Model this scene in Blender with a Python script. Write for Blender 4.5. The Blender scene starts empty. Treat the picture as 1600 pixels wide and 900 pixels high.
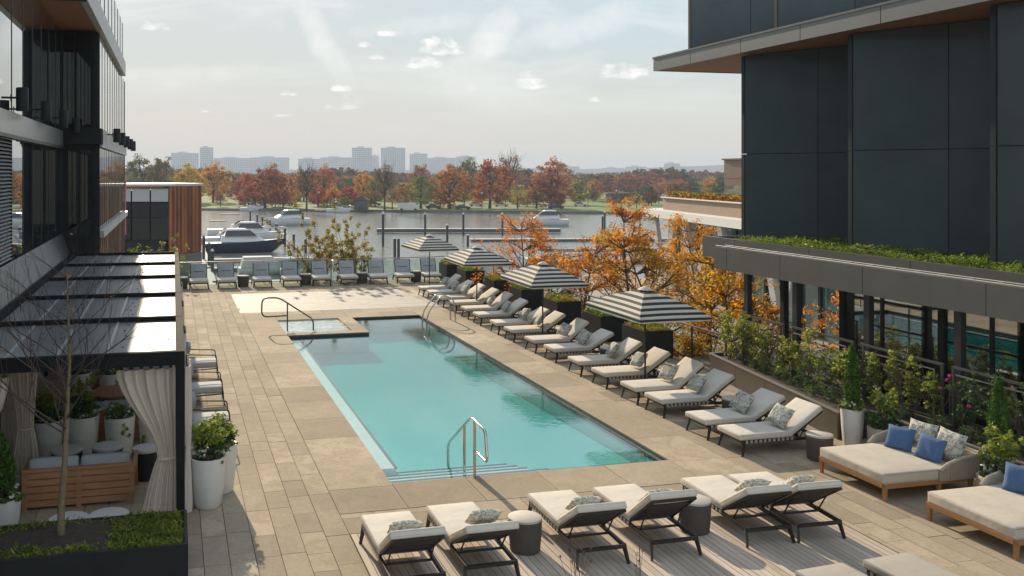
import bpy, bmesh, math, random
import numpy as np
from mathutils import Vector, Matrix, Euler
R = math.radians
SC = bpy.context.scene
COL = SC.collection
rnd = random.Random(11)

# ------------------------------------------------------------------ camera
cam_d = bpy.data.cameras.new('camera'); cam = bpy.data.objects.new('camera', cam_d); COL.objects.link(cam)
cam.location = (0, 0, 5.0)
cam.rotation_euler = (R(90), 0, R(-13.808))
cam_d.sensor_width = 36.0
cam_d.lens = 1420 / 1600 * 36
cam_d.shift_x = 180 / 1600
cam_d.shift_y = -181 / 1600
cam_d.clip_start = 0.1
cam_d.clip_end = 20000
SC.camera = cam

# ------------------------------------------------------------------ light
SUN_EL, SUN_AZ = 22.0, -4.3           # degrees; azimuth measured from +Y towards +X
sun_d = bpy.data.lights.new('sun', 'SUN'); sun = bpy.data.objects.new('sun', sun_d); COL.objects.link(sun)
sun_d.energy = 3.3
sun_d.angle = R(0.6)
sun_d.color = (1.0, 0.84, 0.62)
_sv = Vector((math.sin(R(SUN_AZ)) * math.cos(R(SUN_EL)), math.cos(R(SUN_AZ)) * math.cos(R(SUN_EL)), math.sin(R(SUN_EL))))
sun.rotation_euler = _sv.to_track_quat('Z', 'Y').to_euler()
sun.location = (-8, 60, 40)

SC.render.engine = 'CYCLES'
SC.view_settings.view_transform = 'Standard'
SC.view_settings.look = 'None'
SC.view_settings.exposure = 0.95
SC.view_settings.gamma = 1.0
SC.view_settings.use_curve_mapping = False
cy = SC.cycles
cy.use_denoising = True
cy.max_bounces = 8; cy.diffuse_bounces = 3; cy.glossy_bounces = 4; cy.transmission_bounces = 4
cy.transparent_max_bounces = 24; cy.volume_bounces = 0
cy.caustics_reflective = False; cy.caustics_refractive = False
cy.sample_clamp_indirect = 6.0

W = bpy.data.worlds.new('World'); SC.world = W; W.use_nodes = True
def build_sky():
    nt = W.node_tree; N = nt.nodes; L = nt.links
    bg = N['Background']; bg.inputs[1].default_value = 0.09
    sky = N.new('ShaderNodeTexSky'); sky.sky_type = 'NISHITA'; sky.sun_disc = False
    sky.sun_elevation = R(SUN_EL); sky.sun_rotation = R(SUN_AZ); sky.air_density = 1.2; sky.dust_density = 1.0; sky.ozone_density = 1.0
    def math_(op, a, b=None, c=None, clamp=False):
        n = N.new('ShaderNodeMath'); n.operation = op; n.use_clamp = clamp
        for i, x in enumerate((a, b, c)):
            if x is None: continue
            if isinstance(x, (int, float)): n.inputs[i].default_value = x
            else: L.new(x, n.inputs[i])
        return n.outputs[0]
    def mix(f, a, b):
        n = N.new('ShaderNodeMix'); n.data_type = 'RGBA'
        if isinstance(f, (int, float)): n.inputs[0].default_value = f
        else: L.new(f, n.inputs[0])
        for s, v in ((n.inputs[6], a), (n.inputs[7], b)):
            if isinstance(v, tuple): s.default_value = v
            else: L.new(v, s)
        return n.outputs[2]
    tc = N.new('ShaderNodeTexCoord')
    sep = N.new('ShaderNodeSeparateXYZ'); L.new(tc.outputs['Generated'], sep.inputs[0])
    x, y, z = sep.outputs
    az = math_('ARCTAN2', x, y); el = math_('ARCSINE', z)
    comb = N.new('ShaderNodeCombineXYZ'); L.new(az, comb.inputs[0]); L.new(el, comb.inputs[1])
    nz = N.new('ShaderNodeTexNoise'); nz.inputs['Scale'].default_value = 42; nz.inputs['Detail'].default_value = 6; nz.inputs['Roughness'].default_value = 0.6
    mp = N.new('ShaderNodeMapping'); mp.inputs['Scale'].default_value = (1, 1.7, 1); L.new(comb.outputs[0], mp.inputs[0]); L.new(mp.outputs[0], nz.inputs['Vector'])
    nv = math_('SUBTRACT', nz.outputs['Fac'], 0.5)
    mask = None
    # small cumulus puffs: azimuth, elevation, half width, half height (radians)
    puffs = [(-.020, .155, .016, .006), (.290, .137, .023, .011), (.273, .121, .021, .009), (.384, .100, .021, .0105), (.487, .108, .022, .011), (.205, .141, .009, .005), (.219, .127, .009, .004),
             (.181, .072, .019, .0045), (.123, .086, .010, .003), (.116, .063, .013, .003), (.182, .092, .012, .004), (.326, .092, .010, .0035), (.032, .066, .006, .002), (.232, .152, .014, .004), (.455, .078, .010, .003),
             (-.35, .16, .03, .011), (-.6, .12, .03, .010), (.75, .2, .04, .014), (1.1, .13, .035, .012), (-1.2, .2, .04, .014), (2.0, .17, .04, .013), (2.9, .14, .035, .012), (-2.3, .16, .04, .013)]
    for a0, e0, w, h in puffs:
        dx = math_('DIVIDE', math_('SUBTRACT', az, a0), w * 1.25)
        de = math_('SUBTRACT', el, e0 - h * .5)
        dy = math_('DIVIDE', de, h * 1.7)
        dn = math_('MINIMUM', math_('DIVIDE', de, h * .55), 0.0)       # flatter underside
        rr = math_('ADD', math_('ADD', math_('MULTIPLY', dx, dx), math_('MULTIPLY', dy, dy)), math_('MULTIPLY', dn, dn))
        m = math_('SUBTRACT', math_('MULTIPLY_ADD', nv, 3.4, 0.62), rr)
        mask = m if mask is None else math_('MAXIMUM', mask, m)
    cm = math_('SMOOTH_MIN', math_('MULTIPLY', math_('MAXIMUM', mask, 0.0), 1.1), 0.9, 0.3)
    # thin high streaks all round the sky
    nz2 = N.new('ShaderNodeTexNoise'); nz2.inputs['Scale'].default_value = 2.6; nz2.inputs['Detail'].default_value = 7; nz2.inputs['Roughness'].default_value = 0.62; nz2.inputs['Distortion'].default_value = 0.6
    mp2 = N.new('ShaderNodeMapping'); mp2.inputs['Rotation'].default_value = (0, 0, R(-58)); mp2.inputs['Scale'].default_value = (1.0, 5.5, 1)
    L.new(comb.outputs[0], mp2.inputs[0]); L.new(mp2.outputs[0], nz2.inputs['Vector'])
    streak = math_('MULTIPLY', math_('SUBTRACT', nz2.outputs['Fac'], 0.47, clamp=True), 4.5, clamp=True)
    streak = math_('MULTIPLY', streak, math_('MULTIPLY', math_('ADD', el, 0.0), 5.0, clamp=True))
    # broad fanned plumes of ice cloud: azimuth, elevation, half length, half width, lean (radians)
    nz3 = N.new('ShaderNodeTexNoise'); nz3.inputs['Scale'].default_value = 24; nz3.inputs['Detail'].default_value = 7; nz3.inputs['Roughness'].default_value = 0.7; L.new(comb.outputs[0], nz3.inputs['Vector'])
    pv_ = math_('SUBTRACT', nz3.outputs['Fac'], 0.5); plume = None
    for a0, e0, ln, wd, lean, amt in ((.164, .135, .085, .020, -1.06, .9), (.335, .137, .075, .026, .82, 1.0), (.44, .155, .10, .022, .25, .7), (.02, .105, .16, .012, .06, .6), (.27, .16, .10, .014, .1, .6), (-.5, .2, .14, .03, .6, .8), (.95, .19, .13, .03, -.7, .8), (1.7, .22, .14, .03, .3, .8), (-1.5, .2, .14, .03, -.4, .8), (2.6, .2, .14, .03, .8, .8)):
        dx = math_('SUBTRACT', az, a0); dy = math_('SUBTRACT', el, e0)
        u_ = math_('DIVIDE', math_('ADD', math_('MULTIPLY', dx, math.cos(lean)), math_('MULTIPLY', dy, math.sin(lean))), ln)
        v_ = math_('DIVIDE', math_('SUBTRACT', math_('MULTIPLY', dy, math.cos(lean)), math_('MULTIPLY', dx, math.sin(lean))), wd)
        q = math_('SUBTRACT', math_('MULTIPLY_ADD', pv_, 2.4, 0.8), math_('ADD', math_('MULTIPLY', u_, u_), math_('MULTIPLY', v_, v_)))
        q = math_('MULTIPLY', math_('MAXIMUM', q, 0.0), amt); plume = q if plume is None else math_('MAXIMUM', plume, q)
    streak = math_('MAXIMUM', streak, math_('MULTIPLY', plume, .72, clamp=True))
    hsv = N.new('ShaderNodeHueSaturation'); hsv.inputs['Saturation'].default_value = 0.40; L.new(sky.outputs[0], hsv.inputs['Color'])
    # thin even veil over the whole sky: bright parts are compressed, dim parts lifted (c -> k c / (c + h))
    def veil(c, k, h):
        b = N.new('ShaderNodeRGBToBW'); L.new(c, b.inputs[0])
        s = N.new('ShaderNodeVectorMath'); s.operation = 'SCALE'; L.new(c, s.inputs[0]); L.new(math_('DIVIDE', k, math_('ADD', b.outputs[0], h)), s.inputs['Scale'])
        return s.outputs[0]
    tint = N.new('ShaderNodeVectorMath'); tint.operation = 'MULTIPLY'; L.new(hsv.outputs[0], tint.inputs[0]); L.new(mix(math_('MULTIPLY', math_('ABSOLUTE', el), 7.0, clamp=True), (.985, .99, .965, 1), (.885, 1.0, 1.085, 1)), tint.inputs[1])
    base = veil(tint.outputs[0], 4.45, .5)
    c1 = mix(math_('MULTIPLY', streak, .75), base, (6.5, 6.42, 6.2, 1))
    puffc = mix(math_('MULTIPLY_ADD', nv, 2.2, 0.6, clamp=True), (4.8, 4.9, 5.0, 1), (7.4, 7.25, 6.9, 1))
    c2 = mix(cm, c1, puffc)
    L.new(c2, bg.inputs[0])
build_sky()

# ------------------------------------------------------------------ materials
MATS = {}
def mat(name, color, rough=0.7, metal=0.0, var=0.0, vscale=3.0, bump=0.0, bscale=20.0, spec=0.5, color2=None, rand=0.0, coat=0.0, world=False, stretch=None, detail=5.0):
    """Principled material; colour broken up by noise (var / color2) and by a per-piece random value (rand)."""
    if name in MATS: return MATS[name]
    m = bpy.data.materials.new(name); m.use_nodes = True; MATS[name] = m
    nt = m.node_tree; N = nt.nodes; L = nt.links; b = N['Principled BSDF']
    b.inputs['Roughness'].default_value = rough; b.inputs['Metallic'].default_value = metal
    b.inputs['Specular IOR Level'].default_value = spec; b.inputs['Coat Weight'].default_value = coat
    col = tuple(color) + (1,)
    vec = None
    if var or color2 or bump:
        if world:
            g = N.new('ShaderNodeNewGeometry'); vec = g.outputs['Position']
        else:
            t = N.new('ShaderNodeTexCoord'); vec = t.outputs['Object']
        if stretch:
            mp = N.new('ShaderNodeMapping'); mp.inputs['Scale'].default_value = stretch; L.new(vec, mp.inputs[0]); vec = mp.outputs[0]
    out = None
    if var or color2:
        nz = N.new('ShaderNodeTexNoise'); nz.inputs['Scale'].default_value = vscale; nz.inputs['Detail'].default_value = detail; nz.inputs['Roughness'].default_value = .65
        L.new(vec, nz.inputs['Vector'])
        rp = N.new('ShaderNodeValToRGB'); rp.color_ramp.elements[0].position = .3; rp.color_ramp.elements[1].position = .7
        c2 = tuple(color2) + (1,) if color2 else tuple(min(1, c * (1 + var)) for c in color) + (1,)
        c1 = col if color2 else tuple(c * (1 - var) for c in color) + (1,)
        rp.color_ramp.elements[0].color = c1; rp.color_ramp.elements[1].color = c2
        L.new(nz.outputs['Fac'], rp.inputs[0]); out = rp.outputs[0]
    if rand:
        oi = N.new('ShaderNodeObjectInfo'); ge = N.new('ShaderNodeNewGeometry')
        ad = N.new('ShaderNodeMath'); ad.operation = 'ADD'; L.new(oi.outputs['Random'], ad.inputs[0]); L.new(ge.outputs['Random Per Island'], ad.inputs[1])
        fr = N.new('ShaderNodeMath'); fr.operation = 'FRACT'; L.new(ad.outputs[0], fr.inputs[0])
        mr = N.new('ShaderNodeMapRange'); mr.inputs[3].default_value = 1 - rand; mr.inputs[4].default_value = 1 + rand; L.new(fr.outputs[0], mr.inputs[0])
        mx = N.new('ShaderNodeVectorMath'); mx.operation = 'SCALE'
        if out is None: mx.inputs[0].default_value = color
        else: L.new(out, mx.inputs[0])
        L.new(mr.outputs[0], mx.inputs['Scale']); out = mx.outputs[0]
    if out is None: b.inputs['Base Color'].default_value = col
    else: L.new(out, b.inputs['Base Color'])
    if bump:
        nb = N.new('ShaderNodeTexNoise'); nb.inputs['Scale'].default_value = bscale; nb.inputs['Detail'].default_value = 4
        L.new(vec, nb.inputs['Vector'])
        bp = N.new('ShaderNodeBump'); bp.inputs['Strength'].default_value = bump; bp.inputs['Distance'].default_value = 0.02
        L.new(nb.outputs['Fac'], bp.inputs['Height']); L.new(bp.outputs[0], b.inputs['Normal'])
    return m

def leaf_mat(name, cols, rough=.6, trans=.35):
    """Leaves: a colour per leaf from a ramp, some light passing through."""
    if name in MATS: return MATS[name]
    m = bpy.data.materials.new(name); m.use_nodes = True; MATS[name] = m
    nt = m.node_tree; N = nt.nodes; L = nt.links; b = N['Principled BSDF']
    ge = N.new('ShaderNodeNewGeometry'); rp = N.new('ShaderNodeValToRGB')
    e = rp.color_ramp.elements
    while len(e) < len(cols): e.new(.5)
    for i, c in enumerate(cols):
        e[i].position = i / max(1, len(cols) - 1); e[i].color = tuple(c) + (1,)
    L.new(ge.outputs['Random Per Island'], rp.inputs[0])
    tc = N.new('ShaderNodeTexCoord'); nz = N.new('ShaderNodeTexNoise'); nz.inputs['Scale'].default_value = 5.0; L.new(tc.outputs['Generated'], nz.inputs['Vector'])
    mr = N.new('ShaderNodeMapRange'); mr.inputs[1].default_value = .3; mr.inputs[2].default_value = .7; mr.inputs[3].default_value = .7; mr.inputs[4].default_value = 1.3; L.new(nz.outputs['Fac'], mr.inputs[0])
    sc = N.new('ShaderNodeVectorMath'); sc.operation = 'SCALE'; L.new(rp.outputs[0], sc.inputs[0]); L.new(mr.outputs[0], sc.inputs['Scale'])
    L.new(sc.outputs[0], b.inputs['Base Color']); b.inputs['Roughness'].default_value = rough; b.inputs['Specular IOR Level'].default_value = .3
    tr = N.new('ShaderNodeBsdfTranslucent'); L.new(sc.outputs[0], tr.inputs[0])
    mx = N.new('ShaderNodeMixShader'); mx.inputs[0].default_value = trans
    L.new(b.outputs[0], mx.inputs[1]); L.new(tr.outputs[0], mx.inputs[2]); L.new(mx.outputs[0], N['Material Output'].inputs[0])
    return m

def schlick(nt, f0, normal=None, power=5.0):
    """Fresnel weight that is the same from both sides of a thin or unrefracted surface."""
    N = nt.nodes; L = nt.links; g = N.new('ShaderNodeNewGeometry'); d = N.new('ShaderNodeVectorMath'); d.operation = 'DOT_PRODUCT'
    L.new(g.outputs['Incoming'], d.inputs[0]); L.new(normal or g.outputs['Normal'], d.inputs[1])
    def m(op, a, b=None):
        n = N.new('ShaderNodeMath'); n.operation = op; n.use_clamp = op != 'ABSOLUTE'
        for i, v in enumerate((a, b)):
            if v is None: continue
            if isinstance(v, (int, float)): n.inputs[i].default_value = v
            else: L.new(v, n.inputs[i])
        return n.outputs[0]
    c = m('SUBTRACT', 1.0, m('ABSOLUTE', d.outputs['Value']))
    return m('ADD', f0, m('MULTIPLY', 1 - f0, m('POWER', c, power)))

def glass_mat(name, tint=(.8, .9, .88), refl=1.0, rough=0.01, body=None, body_fac=0.0, ior=1.5, bump=0.0, bscale=1.0, f0=None):
    """Architectural pane: Fresnel mirror over a tinted clear (or part opaque) body."""
    if name in MATS: return MATS[name]
    m = bpy.data.materials.new(name); m.use_nodes = True; MATS[name] = m
    nt = m.node_tree; N = nt.nodes; L = nt.links; N.remove(N['Principled BSDF'])
    gl = N.new('ShaderNodeBsdfGlossy'); gl.inputs['Roughness'].default_value = rough; gl.inputs[0].default_value = (refl, refl, refl, 1)
    tr = N.new('ShaderNodeBsdfTransparent'); tr.inputs[0].default_value = tuple(tint) + (1,)
    base = tr.outputs[0]
    if body:
        df = N.new('ShaderNodeBsdfDiffuse'); df.inputs[0].default_value = tuple(body) + (1,)
        m2 = N.new('ShaderNodeMixShader'); m2.inputs[0].default_value = body_fac; L.new(tr.outputs[0], m2.inputs[1]); L.new(df.outputs[0], m2.inputs[2]); base = m2.outputs[0]
    fr = schlick(nt, f0 or ((ior - 1) / (ior + 1)) ** 2)
    mx = N.new('ShaderNodeMixShader'); L.new(fr, mx.inputs[0]); L.new(base, mx.inputs[1]); L.new(gl.outputs[0], mx.inputs[2])
    if bump:
        g = N.new('ShaderNodeNewGeometry'); nb = N.new('ShaderNodeTexNoise'); nb.inputs['Scale'].default_value = bscale; L.new(g.outputs['Position'], nb.inputs['Vector'])
        bp = N.new('ShaderNodeBump'); bp.inputs['Strength'].default_value = bump; bp.inputs['Distance'].default_value = .05
        L.new(nb.outputs['Fac'], bp.inputs['Height']); L.new(bp.outputs[0], gl.inputs['Normal'])
    L.new(mx.outputs[0], N['Material Output'].inputs[0])
    return m

# ------------------------------------------------------------------ mesh helpers
class MB:
    def __init__(s): s.v = []; s.f = []; s.m = []
    def add(s, vs, fs, mi=0):
        o = len(s.v); s.v += [tuple(p) for p in vs]; s.f += [tuple(i + o for i in f) for f in fs]; s.m += [mi] * len(fs); return s
    def box(s, c, d, rz=0.0, mi=0):
        hx, hy, hz = d[0] / 2, d[1] / 2, d[2] / 2; ca, sa = math.cos(rz), math.sin(rz); vs = []
        for z in (-hz, hz):
            for x, y in ((-hx, -hy), (hx, -hy), (hx, hy), (-hx, hy)):
                vs.append((c[0] + x * ca - y * sa, c[1] + x * sa + y * ca, c[2] + z))
        return s.add(vs, [(3, 2, 1, 0), (4, 5, 6, 7), (0, 1, 5, 4), (1, 2, 6, 5), (2, 3, 7, 6), (3, 0, 4, 7)], mi)
    def b2(s, x0, x1, y0, y1, z0, z1, mi=0):
        return s.box(((x0 + x1) / 2, (y0 + y1) / 2, (z0 + z1) / 2), (abs(x1 - x0), abs(y1 - y0), abs(z1 - z0)), 0, mi)
    def bar(s, p0, p1, w, h, mi=0, up=(0, 0, 1), w1=None, h1=None):
        p0 = Vector(p0); p1 = Vector(p1); t = (p1 - p0).normalized(); u = Vector(up)
        if abs(t.dot(u)) > .98: u = Vector((1, 0, 0)) if abs(t.x) < .9 else Vector((0, 1, 0))
        r = t.cross(u).normalized(); n = r.cross(t).normalized()
        w1 = w if w1 is None else w1; h1 = h if h1 is None else h1; vs = []
        for p, a, b in ((p0, w, h), (p1, w1, h1)):
            for i, j in ((-1, -1), (1, -1), (1, 1), (-1, 1)): vs.append(p + r * (i * a / 2) + n * (j * b / 2))
        return s.add(vs, [(3, 2, 1, 0), (4, 5, 6, 7), (0, 1, 5, 4), (1, 2, 6, 5), (2, 3, 7, 6), (3, 0, 4, 7)], mi)
    def tube(s, pts, r, n=8, mi=0):
        pts = [Vector(p) for p in pts]; rs = r if isinstance(r, (list, tuple)) else [r] * len(pts); vs = []; fs = []
        ref = None
        for i, p in enumerate(pts):
            t = (pts[min(i + 1, len(pts) - 1)] - pts[max(i - 1, 0)]).normalized()
            if ref is None: ref = Vector((0, 0, 1)) if abs(t.z) < .9 else Vector((1, 0, 0))
            a = t.cross(ref)
            if a.length < 1e-4: a = t.orthogonal()
            a.normalize(); b = t.cross(a).normalized(); ref = -b if False else a.cross(t)
            for k in range(n):
                q = 2 * math.pi * k / n; vs.append(p + (a * math.cos(q) + b * math.sin(q)) * rs[i])
        for i in range(len(pts) - 1):
            for k in range(n):
                k2 = (k + 1) % n; fs.append((i * n + k, i * n + k2, (i + 1) * n + k2, (i + 1) * n + k))
        fs.append(tuple(range(n - 1, -1, -1))); fs.append(tuple((len(pts) - 1) * n + k for k in range(n)))
        return s.add(vs, fs, mi)
    def lathe(s, prof, n=20, c=(0, 0, 0), mi=0, sx=1.0, sy=1.0):
        vs = []; fs = []
        for r, z in prof:
            for k in range(n):
                q = 2 * math.pi * k / n; vs.append((c[0] + r * sx * math.cos(q), c[1] + r * sy * math.sin(q), c[2] + z))
        for i in range(len(prof) - 1):
            for k in range(n):
                k2 = (k + 1) % n; fs.append((i * n + k, i * n + k2, (i + 1) * n + k2, (i + 1) * n + k))
        if prof[0][0] > 1e-5: fs.append(tuple(range(n - 1, -1, -1)))
        if prof[-1][0] > 1e-5: fs.append(tuple((len(prof) - 1) * n + k for k in range(n)))
        return s.add(vs, fs, mi)
    def prism(s, poly, z0, z1, mi=0):
        n = len(poly); vs = [(x, y, z0) for x, y in poly] + [(x, y, z1) for x, y in poly]
        return s.add(vs, [tuple(range(n - 1, -1, -1)), tuple(range(n, 2 * n))] + [(i, (i + 1) % n, n + (i + 1) % n, n + i) for i in range(n)], mi)
    def quad(s, a, b, c, d, mi=0): return s.add([a, b, c, d], [(0, 1, 2, 3)], mi)
    def soft(s, c, d, bev=.03, mtx=None, mi=0, seg=2, puff=0.0):
        """A rounded cushion-like block, centre c, size d, optional matrix."""
        bm = bmesh.new(); bmesh.ops.create_cube(bm, size=1.0)
        for v in bm.verts: v.co = Vector((v.co.x * d[0], v.co.y * d[1], v.co.z * d[2]))
        if puff:
            bmesh.ops.subdivide_edges(bm, edges=bm.edges[:], cuts=3, use_grid_fill=True)
            for v in bm.verts:
                fx = 1 - (2 * v.co.x / d[0]) ** 2; fy = 1 - (2 * v.co.y / d[1]) ** 2; fz = 1 - (2 * v.co.z / d[2]) ** 2
                k = min(d[0], d[1], d[2]) == d[2]
                if k: v.co.z += math.copysign(puff * max(0, fx) * max(0, fy), v.co.z) if abs(v.co.z) > d[2] * .49 else 0
                else: v.co.y += math.copysign(puff * max(0, fx) * max(0, fz), v.co.y) if abs(v.co.y) > d[1] * .49 else 0
            eds = [e for e in bm.edges if len(e.link_faces) == 2 and e.calc_face_angle(0) > .9]
        else: eds = bm.edges[:]
        bmesh.ops.bevel(bm, geom=eds, offset=bev, segments=seg, profile=.5, affect='EDGES')
        M = Matrix.Translation(c) @ (mtx.to_4x4() if mtx else Matrix.Identity(4))
        bm.verts.index_update()
        s.add([M @ v.co for v in bm.verts], [tuple(v.index for v in f.verts) for f in bm.faces], mi); bm.free(); return s
    def mesh(s, name, mats, smooth=True, angle=40):
        me = bpy.data.meshes.new(name); me.from_pydata(s.v, [], s.f)
        for m in (mats if isinstance(mats, (list, tuple)) else [mats]): me.materials.append(m)
        if any(s.m): me.polygons.foreach_set('material_index', s.m)
        if smooth:
            me.polygons.foreach_set('use_smooth', [True] * len(me.polygons)); me.set_sharp_from_angle(angle=R(angle))
        me.update(); return me
    def build(s, name, mats, parent=None, loc=None, rz=0.0, smooth=True, angle=40):
        return link(name, s.mesh(name, mats, smooth, angle), parent, loc, rz)

def link(name, me, parent=None, loc=None, rz=0.0, scale=None):
    o = bpy.data.objects.new(name, me); COL.objects.link(o)
    if parent is not None: o.parent = parent
    if loc is not None: o.location = loc
    if rz: o.rotation_euler = (0, 0, rz)
    if scale is not None: o.scale = scale
    return o
def tag(o, label=None, cat=None, group=None, kind=None):
    if label: o['label'] = label
    if cat: o['category'] = cat
    if group: o['group'] = group
    if kind: o['kind'] = kind
    return o
def thing(name, label, cat, loc=(0, 0, 0), rz=0.0, group=None):
    o = bpy.data.objects.new(name, None); COL.objects.link(o); o.empty_display_size = .2
    o.location = loc; o.rotation_euler = (0, 0, rz); return tag(o, label, cat, group)
def kids(o): return [c for c in bpy.data.objects if c.parent == o]
def copy_tree(src, children, loc, rz, label=None, group=None, cat=None):
    """children: list of (object, [grandchildren]) so that copying needs no search."""
    r = src.copy(); COL.objects.link(r); r.location = loc; r.rotation_euler = (0, 0, rz)
    if label: r['label'] = label
    if group: r['group'] = group
    if cat: r['category'] = cat
    out = []
    for c, gs in children:
        d = c.copy(); COL.objects.link(d); d.parent = r; o2 = []
        for g in gs:
            e = g.copy(); COL.objects.link(e); e.parent = d; o2.append(e)
        out.append((d, o2))
    return r, out
def setmat(o, m, slot=0):
    o.material_slots[slot].link = 'OBJECT'; o.material_slots[slot].material = m

def leaf_mesh(name, cen, size, m, rng, aspect=.5, up=.35, var=.4, nrm=None, droop=0.0):
    """A cloud of folded leaves (4 triangles each) at the given centres."""
    cen = np.asarray(cen, float); n = len(cen)
    ax = rng.normal(size=(n, 3)); ax[:, 2] = ax[:, 2] * .6 - droop; ax /= np.linalg.norm(ax, axis=1)[:, None]
    nv = rng.normal(size=(n, 3)) * (1 - up) + np.array([0, 0, up * 2.2])
    if nrm is not None: nv = nv * .6 + nrm
    b = np.cross(nv, ax); b /= (np.linalg.norm(b, axis=1)[:, None] + 1e-9); nv = np.cross(ax, b)
    s = size * (1 + var * (rng.random(n) * 2 - 1)); s = s[:, None]
    base = cen - ax * s * .5; tip = cen + ax * s * .5; l = cen + b * s * aspect * .5 + nv * s * .08; r_ = cen - b * s * aspect * .5 + nv * s * .08
    V = np.stack([base, l, tip, r_], 1).reshape(-1, 3)
    me = bpy.data.meshes.new(name); me.vertices.add(4 * n); me.vertices.foreach_set('co', V.ravel())
    idx = (np.arange(n) * 4)[:, None] + np.array([0, 2, 1, 0, 3, 2])[None]; idx = idx.reshape(-1)
    me.loops.add(6 * n); me.loops.foreach_set('vertex_index', idx.astype(np.int32))
    me.polygons.add(2 * n); me.polygons.foreach_set('loop_start', (np.arange(2 * n) * 3).astype(np.int32)); me.polygons.foreach_set('loop_total', np.full(2 * n, 3, np.int32))
    me.materials.append(m); me.update(calc_edges=True); me.validate(); return me
def blob_points(rng, n, c, r, shell=.55):
    """Points in an ellipsoid, thicker towards its outside."""
    d = rng.normal(size=(n, 3)); d /= np.linalg.norm(d, axis=1)[:, None]
    t = (shell + (1 - shell) * rng.random(n)) * (.55 + .45 * rng.random(n) ** .5)
    return np.asarray(c) + d * t[:, None] * np.asarray(r)
def clumps(rng, n_cl, per, c, r, cl_r, shell=.6, low_cut=-.75):
    """Leaf centres grouped in clumps spread through an ellipsoid, with gaps between."""
    out = []; k = 0
    while k < n_cl:
        d = rng.normal(size=3); d /= np.linalg.norm(d)
        if d[2] < low_cut: continue
        t = shell + (1 - shell) * rng.random() ** .6
        p = np.asarray(c) + d * t * np.asarray(r) * (.85 + .25 * rng.random())
        rr = cl_r * (.6 + .8 * rng.random())
        out.append(blob_points(rng, per, p, (rr, rr, rr * .7), .3)); k += 1
    return np.concatenate(out)
def branches(mb, rng, p, d, length, rad, depth, ends, spread=.55, lift=.25, nsub=3, mi=0, sides=6, taper=.6):
    """Recursive limbs; end points are gathered for leaves."""
    pts = [Vector(p)]; rs = [rad]; dd = Vector(d).normalized(); seg = 4
    for i in range(seg):
        dd = (dd + Vector(rng.normal(size=3)) * .10 + Vector((0, 0, lift * .12))).normalized()
        pts.append(pts[-1] + dd * length / seg); rs.append(rad * (1 - (1 - taper) * (i + 1) / seg))
    mb.tube(pts, rs, sides if depth > 1 else 4, mi)
    ends.append(tuple(pts[-1]))
    if depth <= 0: return
    for k in range(nsub):
        t = .35 + .65 * (k + rng.random() * .8) / nsub
        i = min(seg - 1, int(t * seg)); q = pts[i].lerp(pts[i + 1], t * seg - i if t * seg - i < 1 else 1)
        side = Vector(rng.normal(size=3)); side -= dd * side.dot(dd); side.normalize()
        nd = (dd * (1 - spread * .5) + side * spread + Vector((0, 0, lift * .5))).normalized()
        branches(mb, rng, q, nd, length * (.55 + .25 * rng.random()), rs[i] * .62, depth - 1, ends, spread, lift, nsub, mi, sides, taper)

# palette
CREAM = mat('cushion_cream', (.65, .595, .505), .9, var=.07, vscale=3, bump=.5, bscale=7)
TAUPE = mat('daybed_fabric', (.54, .475, .385), .92, var=.08, vscale=3, bump=.5, bscale=6)
GREYCUSH = mat('sofa_cushion_grey', (.36, .38, .40), .92, var=.05, vscale=5, bump=.12, bscale=240)
DARKMETAL = mat('dark_metal', (.045, .043, .042), .45, .3, var=.15, vscale=4)
FRAME = mat('lounger_metal', (.035, .029, .025), .5, .3, var=.15, vscale=8)
STRAP = mat('lounger_strap', (.05, .045, .042), .8)
WEB = mat('lounger_webbing', (.36, .33, .275), .85)
SLING = mat('sling_mesh', (.36, .375, .375), .75, var=.12, vscale=9)
BLACK = mat('black_steel', (.022, .023, .024), .6, .0, var=.2, vscale=3, spec=.25)
TEAK = mat('teak', (.36, .17, .065), .55, var=.22, vscale=3, stretch=(4, 30, 30), bump=.1, bscale=30)
TEAKDARK = mat('teak_aged', (.20, .095, .045), .6, var=.25, vscale=3, stretch=(4, 30, 30))
STEEL = mat('polished_steel', (.62, .60, .57), .16, 1.0)
WICKER = mat('woven_rope', (.42, .36, .28), .85, var=.18, vscale=60, bump=.5, bscale=90)
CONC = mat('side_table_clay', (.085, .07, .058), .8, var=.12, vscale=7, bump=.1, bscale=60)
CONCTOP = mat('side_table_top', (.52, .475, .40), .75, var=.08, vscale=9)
WHITEPOT = mat('glazed_white_pot', (.74, .72, .66), .45, var=.06, vscale=4)
SOIL = mat('soil', (.05, .035, .025), .95, var=.4, vscale=30, bump=.6, bscale=60)
MATTE = mat('matte_black_frame', (.02, .021, .022), .85, .0, var=.2, vscale=3, spec=.06)
BARK = mat('bark', (.13, .095, .065), .9, var=.35, vscale=14, bump=.5, bscale=40)
BARKPALE = mat('bark_pale', (.22, .17, .10), .9, var=.3, vscale=20, bump=.4, bscale=50)
G_DARK = leaf_mat('leaf_dark_green', [(.030, .075, .022), (.068, .135, .030), (.120, .195, .045)])
G_MID = leaf_mat('leaf_green', [(.060, .135, .022), (.135, .225, .038), (.240, .300, .060)])
G_LIME = leaf_mat('leaf_lime', [(.105, .180, .022), (.240, .315, .045), (.420, .405, .075)])
G_ARB = leaf_mat('leaf_arborvitae', [(.028, .084, .014), (.063, .154, .021), (.126, .224, .028)], trans=.25)
G_GRASS = leaf_mat('grass_blade', [(.075, .150, .015), (.165, .255, .022), (.315, .330, .045)])
G_YEL = leaf_mat('leaf_yellow_green', [(.163, .188, .025), (.375, .300, .037), (.525, .350, .037), (.200, .213, .037)])
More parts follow.
